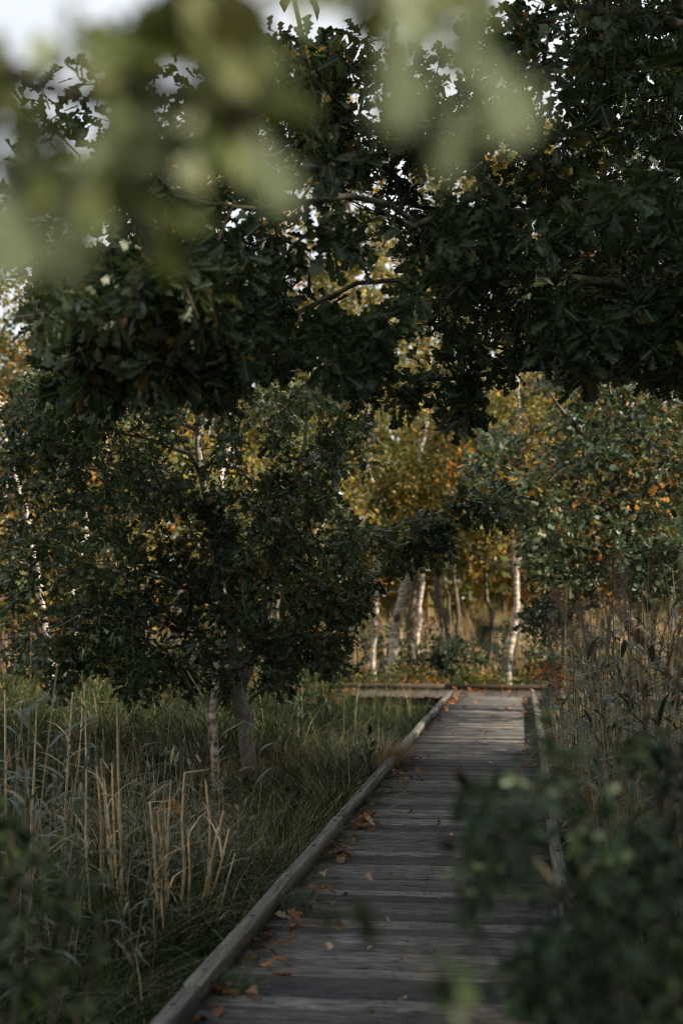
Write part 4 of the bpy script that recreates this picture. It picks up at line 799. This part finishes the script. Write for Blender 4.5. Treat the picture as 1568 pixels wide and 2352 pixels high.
for k, (bx, by, tx, ty) in enumerate(stalks):
    b0 = G(bx, by, GZ-.02); d_ = float((b0-EYE)@fw); t0 = P(tx, ty, d_+rng.uniform(-.1, .1))
    root = empty('dry_reed', b0)
    if k < 2: lab, grp = slab[k], 'dry reed stalks'
    elif bx < 170 : lab, grp = 'thin dry reed stalk at the left edge among green reeds', 'dry reed stalks at the left edge'
    elif bx < 300: lab, grp = 'dry straw reed stalk in the left bundle of the foreground', 'left bundle of dry stalks'
    elif tx < 400: lab, grp = 'dry straw reed stalk in the middle bundle of the foreground', 'middle bundle of dry stalks'
    else: lab, grp = 'dry straw reed stalk slanting in the bundle nearest the kerb', 'bundle of dry stalks nearest the kerb'
    tag(root, lab, 'reed', grp)
    m_ = (b0+t0)/2+rng.normal(size=3)*.015; mb = MB(); fo = rng.random() < .45; sid = rt*rng.choice([-1, 1])*rng.uniform(.05, .13)+np.array([0, 0, rng.uniform(-.10, .02)])
    lp = [b0, (b0+m_)/2+rng.normal(size=3)*.008, m_, (m_+t0)/2+rng.normal(size=3)*.012, t0]+([t0+sid] if fo else []); mb.tube(np.array(lp)-b0, np.array([.0085, .0082, .0075, .0062, .005]+([.003] if fo else []))*rng.uniform(.7, 1.25), 6)
    link('stem', mb.mesh('stem', True), M['dry_reed'], root)
    for j in range(int(rng.integers(1, 4))):
        f = rng.uniform(.2, .95); p0 = (b0*(1-f)+t0*f)[None]-b0; az = rng.choice([0.2, 3.3])+rng.normal()*.5
        V = blade_arrays(p0, np.array([rng.uniform(.12, .3)]), np.array([.016]), np.array([az]), np.array([rng.uniform(.4, 1.5)]), None)
        link('leaf', blade_mesh('leaf', V, np.array([.4])), M['dry_reed'], root)

# ================================================================== NEAR SHRUBS (out of focus)
bb_ = gpt(.62, 2.9, -.02)
def rs(pts, d, rads): return (np.vstack([[bb_+rng.normal(size=3)*[.10, .2, 0]], jit(pts, d, 0)[0]]), rads)
seeds = [rs([(1420, 2300), (1380, 2050), (1330, 1850), (1290, 1640)], 2.8, [.010, .008, .006, .004, .003]),
         rs([(1500, 2300), (1520, 2050), (1540, 1850), (1550, 1700)], 2.8, [.010, .008, .006, .004, .003]),
         rs([(1400, 2200), (1250, 2000), (1120, 1850), (1060, 1770)], 2.5, [.008, .006, .004, .003, .002]),
         rs([(1420, 2352), (1280, 2300), (1150, 2200), (1060, 2080)], 2.4, [.008, .006, .004, .003, .002])]
cl = [fill_poly([(1600, 1960), (1420, 1920), (1330, 1960), (1290, 2080), (1220, 2180), (1160, 2380), (1600, 2380)], 320, 2.0, 3.6, .48, 3, 31),
      fill_poly([(1220, 1560), (1290, 1500), (1330, 1600), (1330, 1850), (1240, 1850), (1200, 1650)], 9, 2.3, 2.9, 0, 1, 32),
      fill_poly([(1330, 1720), (1600, 1680), (1600, 1960), (1300, 1960)], 36, 2.2, 3.4, .4, 3, 33),
      fill_poly([(1060, 1760), (1200, 1800), (1260, 1900), (1240, 2150), (1150, 2350), (1080, 2250), (1040, 2000), (1030, 1850)], 48, 2.1, 2.8, .44, 4, 34),
      fill_poly([(1080, 1440), (1150, 1430), (1150, 1520), (1090, 1520)], 3, 2.0, 2.2, 0, 1, 35)]
off = np.stack([rng.uniform(.45, 1.5, 160), rng.uniform(1.9, 4.2, 160), rng.uniform(-.2, .95, 160)], -1); off = off[outside_view(off, 10)]
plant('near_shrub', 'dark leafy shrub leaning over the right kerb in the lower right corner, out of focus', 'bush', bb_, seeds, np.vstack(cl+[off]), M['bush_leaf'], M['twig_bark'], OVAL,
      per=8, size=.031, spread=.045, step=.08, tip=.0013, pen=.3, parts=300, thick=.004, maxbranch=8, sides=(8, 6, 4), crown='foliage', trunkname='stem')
b2 = gpt(.42, 1.75, -.02)
seeds = [(np.vstack([[b2], [P(1330, 2400, 1.55)], [P(1120, 2350, 1.5)], [P(990, 2250, 1.45)], [P(900, 2160, 1.42)], [P(815, 2070, 1.4)]]), [.004, .003, .0025, .002, .0015, .001])]
cl = [fill_poly([(790, 2050), (850, 2060), (850, 2110), (800, 2100)], 2, 1.38, 1.42), fill_poly([(950, 2220), (1040, 2190), (1070, 2250), (1040, 2320), (960, 2310)], 4, 1.4, 1.5)]
plant('leafy_shoot', 'bright green blurred shoot reaching across the deck near the lens', 'shoot', b2, seeds, np.vstack(cl), M['leftbush_leaf'], M['twig_bark'], OVAL, per=4, size=.032, spread=.02, step=.06, tip=.0008, parts=120, thick=.01, crown='foliage', sides=(6, 5, 4), trunkname='stem')
b3 = gpt(*[float(v) for v in P(60, 2352, 3.1)[:2]], -.02)
seeds = [(np.vstack([[b3+rng.normal(size=3)*[.1, .15, 0]], jit(q, 3.1, 0)[0]]), [.008, .006, .004, .003]) for q in ([(40, 2300), (30, 2050), (20, 1880)], [(120, 2300), (150, 2120), (170, 2000)], [(-40, 2300), (-60, 2050), (-40, 1850)], [(180, 2330), (220, 2200), (230, 2080)])]
cl = [fill_poly([(-40, 1850), (60, 1860), (150, 2000), (230, 2100), (240, 2200), (230, 2380), (-40, 2380)], 60, 2.5, 3.6, .42, 3, 41)]
plant('near_shrub', 'soft green shrub in the lower left corner, out of focus', 'bush', b3, seeds, np.vstack(cl), M['leftbush_leaf'], M['twig_bark'], OVAL, per=7, size=.036, spread=.05, step=.08, tip=.0013, parts=200, thick=.005, maxbranch=6, crown='foliage', sides=(8, 6, 4), trunkname='stem')

# ---- oak branch hanging close in front of the lens
tb = gpt(-2.7, -1.2)
seeds = [(np.array([tb, tb+[.05, .1, 1.4], tb+[.2, .3, 2.6], tb+[.3, .4, 4.2]]), [.20, .17, .14, .08]),
    (np.vstack([[tb+[.15, .25, 2.2]], [[-1.5, .1, 2.35]], jit([(-220, -60, 1.25), (0, 150, 1.2), (180, 230, 1.2), (380, 230, 1.2), (560, 190, 1.2), (700, 230, 1.2)], 1.2, 0)[0]]), [.06, .03, .016, .010, .008, .006, .004, .003]),
    (np.vstack([[[-1.5, .1, 2.35]], [[-.6, .7, 2.2]], jit([(500, -120, 1.15), (800, -30, 1.1), (980, 60, 1.05), (1100, 130, 1.05), (1160, 180, 1.05)], 1.1, 0)[0]]), [.02, .012, .009, .007, .005, .004, .002]),
    jit([(0, 150, 1.2), (-20, 330, 1.2), (30, 470, 1.15)], 1.2, [.005, .004, .002])]
cl = [fill_poly([(-60, 230), (60, 150), (200, 210), (200, 280), (60, 300), (40, 520), (-60, 560)], 6, .95, 1.3),
      fill_poly([(230, 90), (480, 60), (600, 130), (660, 280), (600, 330), (420, 330), (260, 400), (220, 330)], 12, .95, 1.35),
      fill_poly([(200, 350), (320, 390), (290, 500), (210, 460)], 3, .95, 1.15),
      fill_poly([(450, -60), (640, -60), (560, 30), (430, 20)], 4, 1.0, 1.2),
      fill_poly([(800, -60), (1080, -60), (1000, 10), (900, 30)], 5, .95, 1.2)]
off = fill_ell(tb+[.3, .4, 4.2], (1.8, 1.8, 1.4), 90, .2); off = off[outside_view(off, 120)]
ro = plant('near_oak', 'oak spray hanging close before the lens, blurred olive leaves filling the upper left', 'tree', tb, seeds, np.vstack(cl+[off]), M['fore_leaf'], M['oak_bark'], OAK0,
      per=4, size=.060, spread=.04, step=.08, tip=.0018, pen=.2, parts=300, thick=.003, maxbranch=8, twigmat=M['twig_bark'], sides=(12, 7, 4))
# its largest leaves, one by one: px, py of the middle, distance, length, angle in the picture
lm = bpy.data.meshes.new('leaf'); tv, tf, ac = OAK0B
lm = mesh_arrays('leaf', tv, [i for f in tf for i in f], [len(f) for f in tf], {'across': ac, 'rnd': np.zeros(len(tv))}); lm.materials.append(M['sage_leaf'])
for (px, py, d, L, ang, tl) in [(935, 195, .80, .050, -70, .0), (1165, 215, .80, .054, -55, .0), (1050, 320, .9, .05, -95, .9), (1090, 60, .95, .07, -100, .9), (15, 540, .80, .052, -75, .1), (150, 550, .82, .050, -95, .1),
        (625, 385, .9, .055, -60, .2), (60, 400, 1.0, .07, -100, .9), (230, 420, 1.0, .07, -80, .9), (950, 0, .95, .07, -60, .4), (340, 300, 1.0, .075, -100, .6), (95, 120, 1.1, .045, 80, .6), (690, 25, 1.3, .045, -40, 1.2)]:
    a_ = R(ang); dr = rt*math.cos(a_)+up*math.sin(a_); nr = unit(-fw*(1.2-tl*.5)+.28*rt+(.15+tl*.5)*up+.10*rng.normal(size=3)); pc = P(px, py, d)-dr*L*.5
    o = link('leaf', lm, None, ro); mt = np.eye(4); mt[:3, :3] = frames((dr+.15*fw)[None], nr[None])[0]*L*np.array([1, 1.45 if d < .81 else 1, 1]); mt[:3, 3] = pc-tb; o.matrix_basis = Matrix(mt.tolist())

# ================================================================== FALLEN LEAVES
tm = {}
for nm, t_ in (('a', CURL0), ('b', CURL1), ('c', OAK0B)):
    for col in ('fallen_orange', 'fallen_brown', 'fallen_tan'):
        q = mesh_arrays('fallen_leaf', t_[0], [i for f in t_[1] for i in f], [len(f) for f in t_[1]], {'across': t_[2], 'rnd': np.zeros(len(t_[0]))}); q.materials.append(M[col]); tm[nm, col] = q
def drop(x, y, col, zone, size, z=None):
    o = link('fallen_leaf', tm[str(rng.choice(['a', 'b', 'c'])), col], None); z_ = (.006 if z is None else z)+rng.uniform(.01, .02)
    o.location = (x, y, z_); o.rotation_euler = (rng.normal()*.35, rng.normal()*.25, rng.uniform(0, 6.28)); o.scale = (size,)*3
    cn = {'fallen_orange': 'orange', 'fallen_brown': 'dark brown', 'fallen_tan': 'pale tan'}[col]
    tag(o, f'{cn} fallen oak leaf {zone}', 'leaf', f'{cn} fallen leaves {zone}')
cols = ['fallen_orange', 'fallen_brown', 'fallen_tan']
for k in range(140):
    if k % 6 == 0: y = 5.1+rng.random()**1.2*16; xo = abs(rng.normal())*.08
    else: y = float(rng.choice([12.7, 11.8, 10.3, 9.9, 8.9, 8.6, 7.5, 6.75, 6.2, 5.6, 14.3]))+rng.normal()*.15; xo = abs(rng.normal())*.13
    drop(XL+.13+xo, y, str(rng.choice(cols, p=[.16, .70, .14])), 'in the litter along the left kerb', rng.uniform(.05, .095), rng.random()*.03)
for k in range(40):
    y = rng.uniform(9, 24); drop(XR-.11-abs(rng.normal())*.07, y, str(rng.choice(cols, p=[.5, .4, .1])), 'in the litter along the right kerb', rng.uniform(.06, .11), rng.random()*.025)
for k in range(60):
    y = 5.2+rng.random()**1.1*13; drop(rng.uniform(XL+.3, XR-.2), y, str(rng.choice(cols, p=[.2, .3, .5])), 'scattered over the open planks', rng.uniform(.03, .065))
for k in range(25):
    drop(XL+.13+abs(rng.normal())*.09, rng.uniform(20.5, 25.2), str(rng.choice(cols, p=[.8, .1, .1])), 'piled by the left kerb at the junction', rng.uniform(.06, .11), rng.random()*.03)
for k in range(25):
    drop(rng.uniform(XL+.15, XR-.1), rng.uniform(18.5, 26.4), str(rng.choice(cols, p=[.7, .15, .15])), 'scattered near the junction', rng.uniform(.05, .10))
for k in range(30):
    drop(rng.uniform(-4.5, 1.6) if k % 3 == 0 else rng.uniform(-1.5, 1.0), YF-.15-abs(rng.normal())*.07, str(rng.choice(cols, p=[.8, .1, .1])), 'drifted against the far kerb', rng.uniform(.07, .13), rng.random()*.03)
